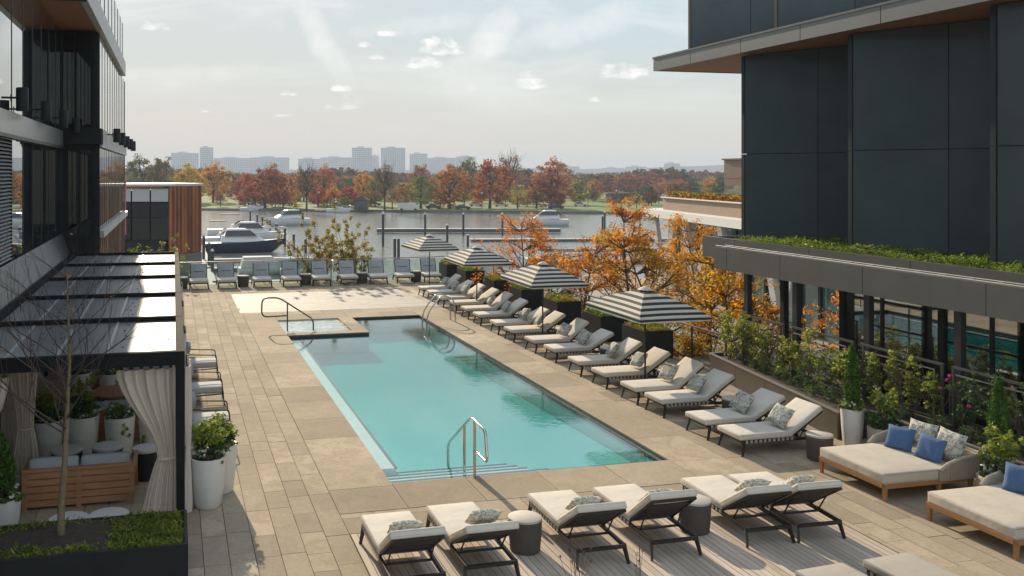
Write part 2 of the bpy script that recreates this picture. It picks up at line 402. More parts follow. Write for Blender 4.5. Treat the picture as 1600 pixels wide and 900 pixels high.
L_OR = leaf_mat('leaf_orange', [(.70, .36, .04), (.54, .21, .02), (.68, .33, .03), (.62, .27, .025), (.72, .42, .05)], trans=.58)
L_RUST = leaf_mat('leaf_rust', [(.46, .13, .03), (.60, .22, .03), (.68, .31, .035)], trans=.58)
L_GOLD = leaf_mat('leaf_gold', [(.504, .264, .024), (.660, .396, .036), (.360, .288, .036)], trans=.58)
PETAL = leaf_mat('white_petal', [(.75, .75, .70), (.85, .84, .8)])
PINK = leaf_mat('pink_petal', [(.5, .04, .25), (.6, .08, .35)])
def pattern_mat():
    m = bpy.data.materials.new('patterned_fabric'); m.use_nodes = True; nt = m.node_tree; N = nt.nodes; L = nt.links; b = N['Principled BSDF']
    t = N.new('ShaderNodeTexCoord'); v = N.new('ShaderNodeTexNoise'); v.inputs['Scale'].default_value = 26; v.inputs['Detail'].default_value = 2.5; v.inputs['Distortion'].default_value = 1.2
    L.new(t.outputs['Object'], v.inputs['Vector'])
    r = N.new('ShaderNodeValToRGB'); e = r.color_ramp.elements; e[0].position = .44; e[1].position = .52; e[0].color = (.21, .225, .205, 1); e[1].color = (.56, .53, .45, 1)
    L.new(v.outputs['Fac'], r.inputs[0]); L.new(r.outputs[0], b.inputs['Base Color']); b.inputs['Roughness'].default_value = .9
    return m
PATTERN = pattern_mat()
BLUE = mat('blue_pillow_fabric', (.07, .135, .26), .9, var=.12, vscale=8, bump=.12, bscale=250)

# =================================================================== SETTING
# ---- ground, river, far bank
WATER_Z, PROM_Z, BANK_Z = -7.0, -4.5, -6.25
LAWN = mat('park_grass', (.085, .145, .015), .95, color2=(.14, .19, .03), vscale=.05, world=True, bump=.3, bscale=2)
PROM = mat('promenade_paving', (.30, .28, .25), .85, var=.12, vscale=1.2, world=True)
def river_mat():
    m = bpy.data.materials.new('river_water'); m.use_nodes = True; nt = m.node_tree; N = nt.nodes; L = nt.links; b = N['Principled BSDF']
    b.inputs['Base Color'].default_value = (.24, .245, .22, 1); b.inputs['Roughness'].default_value = .14; b.inputs['IOR'].default_value = 1.33
    g = N.new('ShaderNodeNewGeometry'); mp = N.new('ShaderNodeMapping'); mp.inputs['Rotation'].default_value = (0, 0, R(14)); mp.inputs['Scale'].default_value = (.14, .50, 1); L.new(g.outputs['Position'], mp.inputs[0])
    n1 = N.new('ShaderNodeTexNoise'); n1.inputs['Scale'].default_value = 1.0; n1.inputs['Detail'].default_value = 5; n1.inputs['Roughness'].default_value = .6; L.new(mp.outputs[0], n1.inputs['Vector'])
    bp = N.new('ShaderNodeBump'); bp.inputs['Strength'].default_value = .5; bp.inputs['Distance'].default_value = .42; L.new(n1.outputs['Fac'], bp.inputs['Height']); L.new(bp.outputs[0], b.inputs['Normal'])
    return m
def bank_poly(off=0.0):
    p = [(-900, 729), (11.5, 289.6), (109, 243), (160, 222), (260, 214), (420, 260), (700, 330), (3000, 700)]
    return [(x, y + off) for x, y in p]
river = MB(); river.quad((-2500, 74, WATER_Z), (3500, 74, WATER_Z), (3500, 900, WATER_Z), (-2500, 900, WATER_Z))
tag(river.build('river', river_mat(), smooth=False), kind='structure')
bank = MB(); bp_ = bank_poly(); bank.prism(bp_ + [(7000, 9000), (-6000, 9000)], -10, BANK_Z)
tag(bank.build('far_bank', LAWN, smooth=False), kind='structure')
sea = MB(); bw = bank_poly(-.8)
for (a, b), (a2, b2) in zip(bw[:-1], bw[1:]): sea.bar((a, b + .4, -6.95), (a2, b2 + .4, -6.95), .8, 1.36)
tag(sea.build('river_wall', mat('river_wall', (.16, .14, .12), .9, var=.2, vscale=.3, world=True), smooth=False), kind='structure')
pp = bank_poly(26); pp2 = bank_poly(31)
road = MB()
for i in range(len(pp) - 1): road.quad((*pp[i], BANK_Z + .02), (*pp[i + 1], BANK_Z + .02), (*pp2[i + 1], BANK_Z + .02), (*pp2[i], BANK_Z + .02))
tag(road.build('park_road', mat('park_road', (.22, .20, .19), .9, var=.1, vscale=.2, world=True), smooth=False), kind='structure')
prom = MB(); prom.b2(-120, 120, -40, 74.5, -10, PROM_Z)
tag(prom.build('promenade', PROM, smooth=False), kind='structure')

# ---- terrace: slab, pavers, deck boards, pool
PX0, PX1, PY0, PY1 = 3.40, 8.35, 14.20, 30.70
SLABM = mat('terrace_bed', (.19, .155, .11), .95, var=.15, vscale=2, world=True)
slab = MB()
slab.b2(-6, PX0 - .12, 4.0, 41.6, -.6, -.032); slab.b2(PX1 + .12, 14.6, 4.0, 41.6, -.6, -.032)
slab.b2(PX0 - .12, PX1 + .12, 4.0, PY0 - .12, -.6, -.032); slab.b2(PX0 - .12, PX1 + .12, PY1 + .12, 41.6, -.6, -.032)
slab = slab.build('terrace', SLABM, smooth=False); tag(slab, kind='structure')
podium = MB(); podium.b2(-6, 3.0, 4.05, 41.5, -4.6, -.61); podium.b2(8.8, 14.55, 4.05, 41.5, -4.6, -.61); podium.b2(3.0, 8.8, 4.05, 13.8, -4.6, -.61); podium.b2(3.0, 8.8, 31.1, 41.5, -4.6, -.61); podium.b2(3.0, 8.8, 13.8, 31.1, -4.6, -1.8)
tag(podium.build('terrace_podium', mat('podium_wall', (.20, .18, .16), .9, var=.1), smooth=False), kind='structure')

def stone_mat(name, c1, c2, vein):
    m = bpy.data.materials.new(name); m.use_nodes = True; nt = m.node_tree; N = nt.nodes; L = nt.links; b = N['Principled BSDF']
    g = N.new('ShaderNodeNewGeometry'); oi = N.new('ShaderNodeObjectInfo')
    off = N.new('ShaderNodeVectorMath'); off.operation = 'MULTIPLY_ADD'; L.new(g.outputs['Position'], off.inputs[0]); off.inputs[1].default_value = (1, 1, 1)
    add = N.new('ShaderNodeMath'); add.operation = 'ADD'; L.new(oi.outputs['Random'], add.inputs[0]); L.new(g.outputs['Random Per Island'], add.inputs[1])
    fr = N.new('ShaderNodeMath'); fr.operation = 'FRACT'; L.new(add.outputs[0], fr.inputs[0])
    m9 = N.new('ShaderNodeMath'); m9.operation = 'MULTIPLY'; m9.inputs[1].default_value = 37; L.new(fr.outputs[0], m9.inputs[0]); L.new(m9.outputs[0], off.inputs[2])
    mp = N.new('ShaderNodeMapping'); mp.inputs['Scale'].default_value = (1, vein, 1); L.new(off.outputs[0], mp.inputs[0])
    n1 = N.new('ShaderNodeTexNoise'); n1.inputs['Scale'].default_value = 3.4; n1.inputs['Detail'].default_value = 8; n1.inputs['Roughness'].default_value = .68; n1.inputs['Distortion'].default_value = .5; L.new(mp.outputs[0], n1.inputs['Vector'])
    r = N.new('ShaderNodeValToRGB'); e = r.color_ramp.elements; e[0].position = .32; e[1].position = .62; e[0].color = (*c1, 1); e[1].color = (*c2, 1); st = N.new('ShaderNodeMapRange'); st.inputs[1].default_value = .74; st.inputs[2].default_value = .90; st.inputs[3].default_value = .75; st.inputs[4].default_value = 2.1; L.new(fr.outputs[0], st.inputs[0])
    cv = N.new('ShaderNodeMath'); cv.operation = 'SUBTRACT'; cv.inputs[1].default_value = .5; L.new(n1.outputs['Fac'], cv.inputs[0])
    cw = N.new('ShaderNodeMath'); cw.operation = 'MULTIPLY_ADD'; cw.inputs[2].default_value = .5; L.new(cv.outputs[0], cw.inputs[0]); L.new(st.outputs[0], cw.inputs[1]); L.new(cw.outputs[0], r.inputs[0])
    mr = N.new('ShaderNodeMapRange'); mr.inputs[3].default_value = .80; mr.inputs[4].default_value = 1.14; L.new(fr.outputs[0], mr.inputs[0])
    n3 = N.new('ShaderNodeTexNoise'); n3.inputs['Scale'].default_value = .55; n3.inputs['Detail'].default_value = 4; L.new(g.outputs['Position'], n3.inputs['Vector'])
    mr3 = N.new('ShaderNodeMapRange'); mr3.inputs[1].default_value = .3; mr3.inputs[2].default_value = .7; mr3.inputs[3].default_value = .88; mr3.inputs[4].default_value = 1.06; L.new(n3.outputs['Fac'], mr3.inputs[0])
    n4 = N.new('ShaderNodeTexNoise'); n4.inputs['Scale'].default_value = 16; n4.inputs['Detail'].default_value = 6; n4.inputs['Roughness'].default_value = .75; L.new(g.outputs['Position'], n4.inputs['Vector'])
    mr4 = N.new('ShaderNodeMapRange'); mr4.inputs[1].default_value = .34; mr4.inputs[2].default_value = .52; mr4.inputs[3].default_value = .86; mr4.inputs[4].default_value = 1.03; L.new(n4.outputs['Fac'], mr4.inputs[0])
    m5 = N.new('ShaderNodeMath'); m5.operation = 'MULTIPLY'; L.new(mr4.outputs[0], m5.inputs[0]); L.new(mr3.outputs[0], m5.inputs[1])
    mm = N.new('ShaderNodeMath'); mm.operation = 'MULTIPLY'; L.new(mr.outputs[0], mm.inputs[0]); L.new(m5.outputs[0], mm.inputs[1])
    sc = N.new('ShaderNodeVectorMath'); sc.operation = 'SCALE'; L.new(r.outputs[0], sc.inputs[0]); L.new(mm.outputs[0], sc.inputs['Scale']); L.new(sc.outputs[0], b.inputs['Base Color'])
    b.inputs['Roughness'].default_value = .88; b.inputs['Specular IOR Level'].default_value = .14
    n2 = N.new('ShaderNodeTexNoise'); n2.inputs['Scale'].default_value = 45; n2.inputs['Detail'].default_value = 4; L.new(g.outputs['Position'], n2.inputs['Vector'])
    bp = N.new('ShaderNodeBump'); bp.inputs['Strength'].default_value = .18; bp.inputs['Distance'].default_value = .01; L.new(n2.outputs['Fac'], bp.inputs['Height']); L.new(bp.outputs[0], b.inputs['Normal'])
    return m
STONE = stone_mat('limestone_paver', (.345, .278, .195), (.425, .348, .25), .8)
COPE = stone_mat('limestone_coping', (.365, .294, .204), (.44, .36, .257), .8)
HOLES = [(2.36, 9.36, 13.09, 30.7 + 1.0), (2.36, 9.25, 2, 12.35), (2.28, 9.95, 32.6, 37.75)]
rects = []
def strip(x0, x1, y0, y1, w, l, seed):
    r = random.Random(seed); n = max(1, round((x1 - x0) / w)); cw = (x1 - x0) / n
    for i in range(n):
        y = y0 - r.random() * l
        while y < y1:
            l2 = l * r.choice((.75, 1, 1, 1.3)); a, b = max(y, y0), min(y + l2, y1)
            if b - a > .08: rects.append((x0 + i * cw, x0 + (i + 1) * cw, a, b))
            y += l2
strip(-3.26, 2.36, 8.0, 41.5, .3255, .72, 1)
strip(9.36, 13.0, 5.0, 41.5, .33, .85, 2)
strip(2.36, 9.36, 12.35, 13.09, 1.4, .74, 3)
strip(2.36, 9.36, 31.7, 32.6, 1.4, .9, 4)
strip(2.36, 9.36, 37.75, 41.5, .33, .72, 5)
strip(9.25, 9.36, 5.0, 12.35, .11, .8, 6)
copes = []
def cslab(x0, x1, y0, y1): copes.append((x0, x1, y0, y1))
y = 14.1 - 1.39
for k in range(14):
    a, b = max(13.09, 12.71 + 1.39 * k), 12.71 + 1.39 * (k + 1)
    if b > a: cslab(2.36, 3.40, a, min(b, 31.7)); cslab(8.35, 9.36, a, min(b, 31.7))
for k in range(4): cslab(3.40 + 1.2375 * k, 3.40 + 1.2375 * (k + 1), 13.09, 14.20); cslab(3.40 + 1.2375 * k, 3.40 + 1.2375 * (k + 1), 30.70, 31.7)
cube_me = {}
def tile_mesh(key, m, bev=.006):
    if key not in cube_me:
        b = MB(); b.v = [(-.5, -.5, -.5), (.5, -.5, -.5), (.5, .5, -.5), (-.5, .5, -.5), (-.5, -.5, .5), (.5, -.5, .5), (.5, .5, .5), (-.5, .5, .5)]
        b.f = [(4, 5, 6, 7), (0, 1, 5, 4), (1, 2, 6, 5), (2, 3, 7, 6), (3, 0, 4, 7)]; b.m = [0] * 5
        cube_me[key] = b.mesh(key, m, smooth=False)
    return cube_me[key]
def vis_area(x0, x1, y0, y1):
    S, C, F = .23868, .9711, 1420; pts = []
    for x, y in ((x0, y0), (x1, y0), (x1, y1), (x0, y1)):
        d = x * S + y * C; r = x * C - y * S
        if d < 1: return 0
        pts.append((620 + F * r / d, 269 + F * 5 / d))
    cx = sum(p[0] for p in pts) / 4; cyy = sum(p[1] for p in pts) / 4
    a = abs(sum(pts[i][0] * pts[(i + 1) % 4][1] - pts[(i + 1) % 4][0] * pts[i][1] for i in range(4))) / 2
    if cx < -20 or cx > 1620 or cyy > 930: return a * .001
    if x1 < .1 : a *= .3
    return a
rects.sort(key=lambda r: -vis_area(*r))
far_p = MB(); tr = random.Random(8)
for i, (x0, x1, y0, y1) in enumerate(rects):
    g = .0045; dz = tr.uniform(-.0025, .0025)
    if i < 298:
        o = link('paver', tile_mesh('paver', STONE), slab, ((x0 + x1) / 2, (y0 + y1) / 2, -.014 + dz), 0, (x1 - x0 - 2 * g, y1 - y0 - 2 * g, .03))
    else: far_p.b2(x0 + g, x1 - g, y0 + g, y1 - g, -.03, .001 + dz)
tag(far_p.build('pavers', STONE, slab, smooth=False), kind='stuff')
for x0, x1, y0, y1 in copes:
    g = .004; link('coping_slab', tile_mesh('coping_slab', COPE), slab, ((x0 + x1) / 2, (y0 + y1) / 2, -.010 + tr.uniform(-.001, .001)), 0, (x1 - x0 - 2 * g, y1 - y0 - 2 * g, .03))

# timber deck with boards
BOARD = mat('deck_board', (.40, .325, .25), .8, color2=(.58, .48, .38), vscale=4, rand=.16, stretch=(1, .05, 1), bump=.25, bscale=40, world=True)
deck = MB(); deck.b2(2.37, 9.24, 4.0, 12.34, -.022, -.018); deck = deck.build('timber_deck', mat('deck_joist_shadow_gap', (.03, .025, .02), .95), smooth=False); tag(deck, kind='structure')
nb = 72; bw_ = (9.24 - 2.37) / nb
ends_ = [12.34, 9.95, 7.5, 5.0]
for i in range(nb):
    x = 2.37 + (i + .5) * bw_; sh = .6 * ((i * 7) % 3 - 1)
    cuts = [12.34, 9.9 + sh, 4.2]
    for k in range(2):
        a, b = cuts[k + 1], cuts[k]
        link('deck_board', tile_mesh('deck_board', BOARD), deck, (x, (a + b) / 2, -.012 + tr.uniform(-.0015, .0015)), 0, (bw_ - .009, b - a - .005, .024))

# light patio of small cut stones behind the pool
def patio_mat():
    m = bpy.data.materials.new('pale_patio_stone'); m.use_nodes = True; nt = m.node_tree; N = nt.nodes; L = nt.links; b = N['Principled BSDF']
    g = N.new('ShaderNodeNewGeometry')
    mp = N.new('ShaderNodeMapping'); mp.inputs['Rotation'].default_value = (0, 0, R(35)); mp.inputs['Scale'].default_value = (1.0, 2.6, 1); L.new(g.outputs['Position'], mp.inputs[0])
    v = N.new('ShaderNodeTexVoronoi'); v.inputs['Scale'].default_value = 2.4; L.new(mp.outputs[0], v.inputs['Vector'])
    bw = N.new('ShaderNodeSeparateColor'); L.new(v.outputs['Color'], bw.inputs[0])
    r = N.new('ShaderNodeValToRGB'); e = r.color_ramp.elements; e[0].color = (.30, .27, .225, 1); e[1].color = (.40, .36, .31, 1); L.new(bw.outputs[0], r.inputs[0]); L.new(r.outputs[0], b.inputs['Base Color']); b.inputs['Roughness'].default_value = .7
    return m
patio = MB(); patio.b2(2.29, 9.94, 32.61, 37.74, -.022, .002); tag(patio.build('pale_patio', patio_mat(), smooth=False), kind='structure')

# ---- pool
PLASTER = mat('pool_plaster', (.82, .83, .80), .7, var=.04, vscale=1.2, world=True)
TILE = mat('pool_dark_tile', (.03, .04, .042), .35, var=.2, vscale=9)
pool = MB()
pool.b2(PX0 - .3, PX1 + .3, PY0 - .3, PY1 + .3, -.9, -.62)
pool.b2(PX0 - .25, PX0, PY0 - .25, PY1 + .25, -.63, -.027); pool.b2(PX1, PX1 + .25, PY0 - .25, PY1 + .25, -.63, -.027)
pool.b2(PX0, PX1, PY0 - .25, PY0, -.63, -.027); pool.b2(PX0, PX1, PY1, PY1 + .25, -.63, -.027)
pool = pool.build('swimming_pool', PLASTER, smooth=False); tag(pool, kind='structure')
fl = MB(); fl.add([(PX0 + .01, 15.5, -.44), (PX1 - .01, 15.5, -.44), (PX1 - .01, 23, -.615), (PX0 + .01, 23, -.615), (PX0 + .01, 15.5, -.63), (PX1 - .01, 15.5, -.63)], [(0, 1, 2, 3), (0, 4, 5, 1), (0, 3, 4), (1, 5, 2)]); fl.build('sloping_floor', PLASTER, pool, smooth=False)
t = MB(); t.b2(PX0, PX0 + .012, PY0 + .012, 27.7, -.17, -.02); t.b2(PX1 - .012, PX1, PY0 + .012, PY1, -.17, -.02); t.b2(PX0, PX1, PY0, PY0 + .012, -.17, -.02); t.b2(5.93, PX1 - .012, PY1 - .012, PY1, -.17, -.02)
t.build('waterline_tile', TILE, pool, smooth=False)
sh = MB(); sh.b2(PX0 + .012, 3.76, 15.36, 27.7, -.61, -.15); sh.build('bench_shelf', PLASTER, pool, smooth=False)
e_ = MB(); e_.b2(3.735, 3.785, 15.36, 27.7, -.16, -.138); e_.build('bench_nosing', TILE, pool, smooth=False)
for k in range(4):
    y0 = PY0 + .012 if k == 0 else 14.55 + .33 * (k - 1); y1 = 14.55 + .33 * k; z = -.095 - .065 * k; xr = 6.05 - .06 * k if k else 6.25
    st = MB(); st.b2(PX0 + .012, xr, y0, y1, -.61, z); so = st.build('step', PLASTER, pool, smooth=False)
    ns = MB(); ns.b2(PX0 + .013, xr + .005, y1 - .05, y1 + .006, z - .015, z + .006)
    if k == 0: ns.b2(xr - .045, xr + .008, y0, y1 - .05, z - .015, z + .006)
    ns.build('step_nosing', TILE, so, smooth=False)
# water body
def pool_water_mats():
    out = []
    for nm in ('pool_water', 'pool_water_side'):
        m = bpy.data.materials.new(nm); m.use_nodes = True; nt = m.node_tree; N = nt.nodes; L = nt.links; N.remove(N['Principled BSDF'])
        tr_ = N.new('ShaderNodeBsdfTransparent'); ab = N.new('ShaderNodeVolumeAbsorption'); ab.inputs['Color'].default_value = (.05, .77, .755, 1); ab.inputs['Density'].default_value = 1.05
        L.new(ab.outputs[0], N['Material Output'].inputs[1])
        if nm == 'pool_water':
            gl = N.new('ShaderNodeBsdfGlossy'); gl.inputs['Roughness'].default_value = .03; mx = N.new('ShaderNodeMixShader'); L.new(tr_.outputs[0], mx.inputs[1]); L.new(gl.outputs[0], mx.inputs[2])
            g = N.new('ShaderNodeNewGeometry'); n1 = N.new('ShaderNodeTexNoise'); n1.inputs['Scale'].default_value = 7; n1.inputs['Detail'].default_value = 3; L.new(g.outputs['Position'], n1.inputs['Vector'])
            n2 = N.new('ShaderNodeTexNoise'); n2.inputs['Scale'].default_value = .35; L.new(g.outputs['Position'], n2.inputs['Vector'])
            mr = N.new('ShaderNodeMapRange'); mr.inputs[1].default_value = .42; mr.inputs[2].default_value = .62; mr.inputs[3].default_value = .02; mr.inputs[4].default_value = .20; L.new(n2.outputs['Fac'], mr.inputs[0])
            bp = N.new('ShaderNodeBump'); bp.inputs['Distance'].default_value = .02; L.new(mr.outputs[0], bp.inputs['Strength']); L.new(n1.outputs['Fac'], bp.inputs['Height'])
            L.new(bp.outputs[0], gl.inputs['Normal']); L.new(schlick(nt, .09, bp.outputs[0], 3.7), mx.inputs[0]); L.new(mx.outputs[0], N['Material Output'].inputs[0])
        else: L.new(tr_.outputs[0], N['Material Output'].inputs[0])
        out.append(m)
    return out
wb = MB(); wb.b2(PX0 - .02, PX1 + .02, PY0 - .02, PY1 + .02, -.66, -.06); wb.m = [1, 0, 1, 1, 1, 1]
tag(wb.build('pool_water', pool_water_mats(), smooth=False), kind='structure')
# spa in the far left corner
spa = MB(); spa.b2(PX0 + .002, 5.92, 27.70, 28.12, -.12, -.006); spa.b2(5.46, 5.92, 28.12, PY1 - .002, -.12, -.006)
spa.b2(PX0 + .002, 5.46, 28.12, PY1 - .002, -.118, -.10)
spa = spa.build('spa_basin', TILE, smooth=False); tag(spa, kind='structure')
q = MB(); q.b2(PX0 + .004, 5.915, 27.705, PY1 - .004, -.61, -.122); q.build('spa_wall', PLASTER, spa, smooth=False)
for a in ((3.41, 4.66, 27.69, 28.12), (4.668, 5.93, 27.69, 28.12), (5.455, 5.93, 28.126, 29.4), (5.455, 5.93, 29.408, 30.69)):
    link('spa_coping', tile_mesh('coping_slab', COPE), spa, ((a[0] + a[1]) / 2, (a[2] + a[3]) / 2, .010), 0, (a[1] - a[0], a[3] - a[2], .03))
fm = MB(); nx, ny = 56, 66; rng = np.random.default_rng(3); hh = rng.random((nx + 1, ny + 1))
for _ in range(2): hh = (hh + np.roll(hh, 1, 0) + np.roll(hh, 1, 1) + np.roll(hh, -1, 0) + np.roll(hh, -1, 1)) / 5
hh = (hh - hh.mean()) / hh.std()
vs = [(3.402 + 2.056 * i / nx, 28.122 + 2.574 * j / ny, -.045 + .0035 * hh[i, j]) for i in range(nx + 1) for j in range(ny + 1)]
fs = [(i * (ny + 1) + j, (i + 1) * (ny + 1) + j, (i + 1) * (ny + 1) + j + 1, i * (ny + 1) + j + 1) for i in range(nx) for j in range(ny)]
fm.add(vs, fs); fo = fm.build('spa_water', mat('spa_foam', (.28, .42, .42), .22, color2=(.74, .78, .76), vscale=2.4, detail=7, spec=.5), angle=180); tag(fo, kind='structure')

# =================================================================== LEFT GLASS BUILDING
FAC = glass_mat('facade_glass', body=(.02, .026, .026), body_fac=.97, f0=.42, rough=.012, bump=.015, bscale=.5)
FACD = glass_mat('facade_glass_dark', body=(.012, .016, .017), body_fac=.97, ior=1.5, rough=.02)
MULL = mat('mullion', (.03, .033, .035), .4, .4, var=.1)
PALEMET = mat('pale_metal_cladding', (.46, .46, .45), .5, .3, var=.05, vscale=1.5)
GREYMET = mat('grey_metal_ledge', (.10, .105, .11), .42, .5, var=.12, vscale=1.2)
SOFFIT = mat('timber_soffit', (.26, .10, .045), .6, color2=(.34, .15, .07), vscale=3, stretch=(14, .6, 1))
XF, YB = -3.5, 31.0
hb = thing('glass_building', 'tall glass fronted building with a row of black drum lamps, left of the black cabanas', 'building', (-5, 20, 0))
def part(mb, name, m, parent=None, smooth=False, **k):
    p = parent or hb; o = mb.build(name, m, None, smooth=smooth, **k); o.parent = p
    o.matrix_parent_inverse = Matrix.Translation(p.location).inverted() if p.parent is None else p.matrix_parent_inverse.copy(); return o
b = MB(); b.b2(-9, XF - .12, 8, 47, -4.5, 12.0); b.b2(XF - .12, -2.44, YB + .1, 47, -4.5, 9.58); part(b, 'core_wall', mat('core_wall', (.02, .022, .024), .8))
def panes(x, y0, y1, z0, z1, step, m, frame=.022, skip=(), proj=.012, fm=None):
    n = max(1, round((y1 - y0) / step)); w = (y1 - y0) / n
    for i in range(n):
        if i in skip: continue
        q = MB(); q.b2(x - .06, x, y0 + i * w + frame / 2, y0 + (i + 1) * w - frame / 2, z0, z1); part(q, 'window_pane', m)
    for i in range(n + 1): q = MB(); q.b2(x - .10, x + proj, y0 + i * w - frame / 2, y0 + i * w + frame / 2, z0, z1); part(q, 'mullion', fm or MULL)
panes(XF, 9.3, YB, 6.35, 9.5, 1.55, FAC)
panes(XF, 9.3, YB, 3.05, 5.8, 1.55, FAC, skip=(7,))
lv = MB()
for k in range(34): lv.bar((XF - .02, 20.2, 3.1 + k * .08), (XF - .02, 21.66, 3.1 + k * .08), .09, .018, up=(.6, 0, 1))
lo = part(lv, 'louvre', mat('louvre_metal', (.30, .30, .30), .5, .4)); tag(lo, kind='stuff')
b = MB(); b.b2(XF - .12, XF + .06, 9.3, YB, 5.83, 6.32); part(b, 'spandrel', mat('spandrel_metal', (.34, .345, .345), .30, .6, var=.08))
b = MB(); b.b2(XF - .12, XF + .1, 9.3, YB, 5.74, 5.82); part(b, 'drip_rail', MULL)
# sloped ledge over the cabanas
b = MB(); b.add([(-3.22, 8, 2.36), (XF - .1, 8, 2.36), (XF - .1, 8, 3.02), (XF + .02, 8, 3.02), (-3.22, YB, 2.36), (XF - .1, YB, 2.36), (XF - .1, YB, 3.02), (XF + .02, YB, 3.02)], [(0, 4, 7, 3), (3, 7, 6, 2), (0, 1, 5, 4), (0, 3, 2, 1), (4, 5, 6, 7)])
part(b, 'sloped_ledge', GREYMET)
b = MB(); b.b2(-3.30, -3.17, 8, YB, 2.22, 2.36); part(b, 'ledge_gutter', BLACK)
# recessed return and projecting block
b = MB()
for x0, x1 in ((-3.45, -3.12), (-3.06, -2.62)): b.b2(x0, x1, YB + .02, YB + .08, 6.5, 9.5)
part(b, 'window_pane', FACD)
b = MB()
for x0, x1 in ((-3.30, -3.02), (-2.94, -2.60)): b.b2(x0, x1, YB + .02, YB + .08, 2.9, 5.7)
part(b, 'window_pane', FACD)
b = MB(); b.b2(-3.5, -2.36, YB + .06, YB + .1, 2.2, 9.55); part(b, 'return_wall', BLACK)
b = MB(); b.b2(-3.9, -2.26, YB - .12, YB + .5, 5.9, 6.42); part(b, 'dark_band', BLACK)
b = MB(); b.b2(-2.52, -2.33, YB, YB + .12, -4.5, 9.5); part(b, 'corner_post', BLACK)
XB = -2.36
panes(XB, YB + .12, 47, 6.45, 9.5, 1.3, glass_mat('facade_glass_pale', body=(.40, .41, .40), body_fac=.97, f0=.35, rough=.03), frame=.03)
panes(XB, YB + .12, 47, 3.1, 5.8, .88, FAC, frame=.085, proj=.014, fm=mat('mullion_warm', (.20, .17, .14), .5, .3))
panes(XB, YB + .12, 47, -1.0, 2.85, .88, FAC, frame=.085, proj=.014, fm=mat('mullion_warm', (.20, .17, .14), .5, .3))
b = MB(); b.b2(XB - .1, XB + .1, YB + .12, 47, 5.82, 6.42); part(b, 'spandrel', PALEMET)
b = MB(); b.b2(XB - .1, XB + .16, YB + .12, 47, 2.86, 3.08); part(b, 'sill_band', PALEMET)
b = MB(); b.b2(XB - .1, XB + .02, YB + .12, 47.1, -4.5, -1.02); part(b, 'base_wall', MULL)
b = MB(); b.b2(XB - .2, XB + .02, 47, 47.1, -1.0, 9.5); part(b, 'end_wall', GREYMET)
# overhanging upper storeys
b = MB(); b.b2(-8.5, -2.30, 25.6, 45.3, 9.60, 9.66); part(b, 'soffit', SOFFIT)
b = MB(); b.b2(-8.5, -2.25, 25.5, 25.6, 9.56, 12.2); part(b, 'upper_end_wall', BLACK)
for i in range(6): 
    q = MB(); q.b2(-2.42, -2.22, 25.61 + i * 3.282, 25.6 + (i + 1) * 3.282 - .015, 9.58, 10.25); part(q, 'fascia_panel', PALEMET)
b = MB(); b.b2(-8.4, -2.42, 25.6, 45.28, 9.67, 12.1); part(b, 'upper_wall', PALEMET)
panes(-2.36, 25.8, 45.2, 10.3, 12.1, 1.9, glass_mat('facade_glass_pale'), frame=.16)
def drum_lamp(x, xw, y, z, label):
    t = thing('wall_lamp', label, 'wall lamp', (x, y, z), 0, 'black drum lamps along the glass building')
    b = MB(); b.lathe([(.0, -.24), (.125, -.24), (.125, .22), (.11, .24), (0, .24)], 18); b.build('lamp_shade', BLACK, t)
    b = MB(); b.tube([(-.12, 0, .03), (xw - x + .02, 0, .03)], .022, 8); b.build('arm', BLACK, t)
    b = MB(); b.tube([(xw - x + .20, 0, .10), (xw - x + .20, 0, -.05)], .012, 6); b.build('stay', BLACK, t)
    b = MB(); b.lathe([(0, -.235), (.09, -.235), (.09, -.2), (0, -.2)], 14); b.build('lens', mat('lamp_lens', (.5, .48, .42), .3), t)
for i, (y, l) in enumerate(((20.0, 'black drum wall lamp nearest the camera, beside the louvre strip'), (23.6, 'black drum wall lamp second from the camera, above the cabana ledge'), (27.2, 'black drum wall lamp third from the camera, against the recessed dark glass'), (30.7, 'black drum wall lamp in the shaded inner corner of the glass building'))):
    drum_lamp(-3.02, XF + .06, y, 6.5, l)
for i, (y, l) in enumerate(((33.2, 'black drum lamp on the pale far facade, first after the dark corner'), (36.6, 'black drum lamp on the pale far facade, second after the dark corner'), (40.0, 'black drum lamp on the pale far facade, middle of its five'), (43.4, 'black drum lamp on the pale far facade, fourth after the dark corner'), (46.4, 'black drum lamp at the far end of the pale facade'))):
    drum_lamp(-1.92, XB + .1, y, 6.28, l)

# =================================================================== RIGHT RESTAURANT + DARK TOWER
FASC = mat('dark_fascia_panel', (.15, .143, .13), .42, .35, var=.08, vscale=2)
SLATE = mat('slate_panel', (.075, .095, .102), .22, .2, var=.12, vscale=.8, rand=.12, bump=.10, bscale=.9)
rb = thing('restaurant', 'glass walled poolside restaurant with flat dark canopy and grass roof below the dark tower', 'building', (15, 15, 0))
def rpart(mb, name, m, **k): return part(mb, name, m, rb, **k)
js = [20.6, 20.05, 18.0, 15.45, 12.6, 9.5, 6.5]
for a, c in zip(js[:-1], js[1:]):
    q = MB(); q.b2(13.40, 13.48, c + .008, a - .008, 2.55, 3.10); rpart(q, 'fascia_panel', FASC)
b = MB(); b.b2(13.48, 18.5, 6.5, 20.6, 2.60, 3.02); b.b2(13.48, 14.4, 20.52, 20.6, 2.55, 3.08); rpart(b, 'canopy_roof', FASC)
b = MB()
for x in (13.43, 13.70): b.tube([(x, 6.5, 3.135), (x, 20.55, 3.135)], .012, 6)
for k in range(24): b.bar((13.43, 6.6 + k * .59, 3.135), (13.70, 6.6 + k * .59, 3.135), .03, .012)
rpart(b, 'roof_edge_rail', mat('galvanised', (.40, .39, .365), .6))
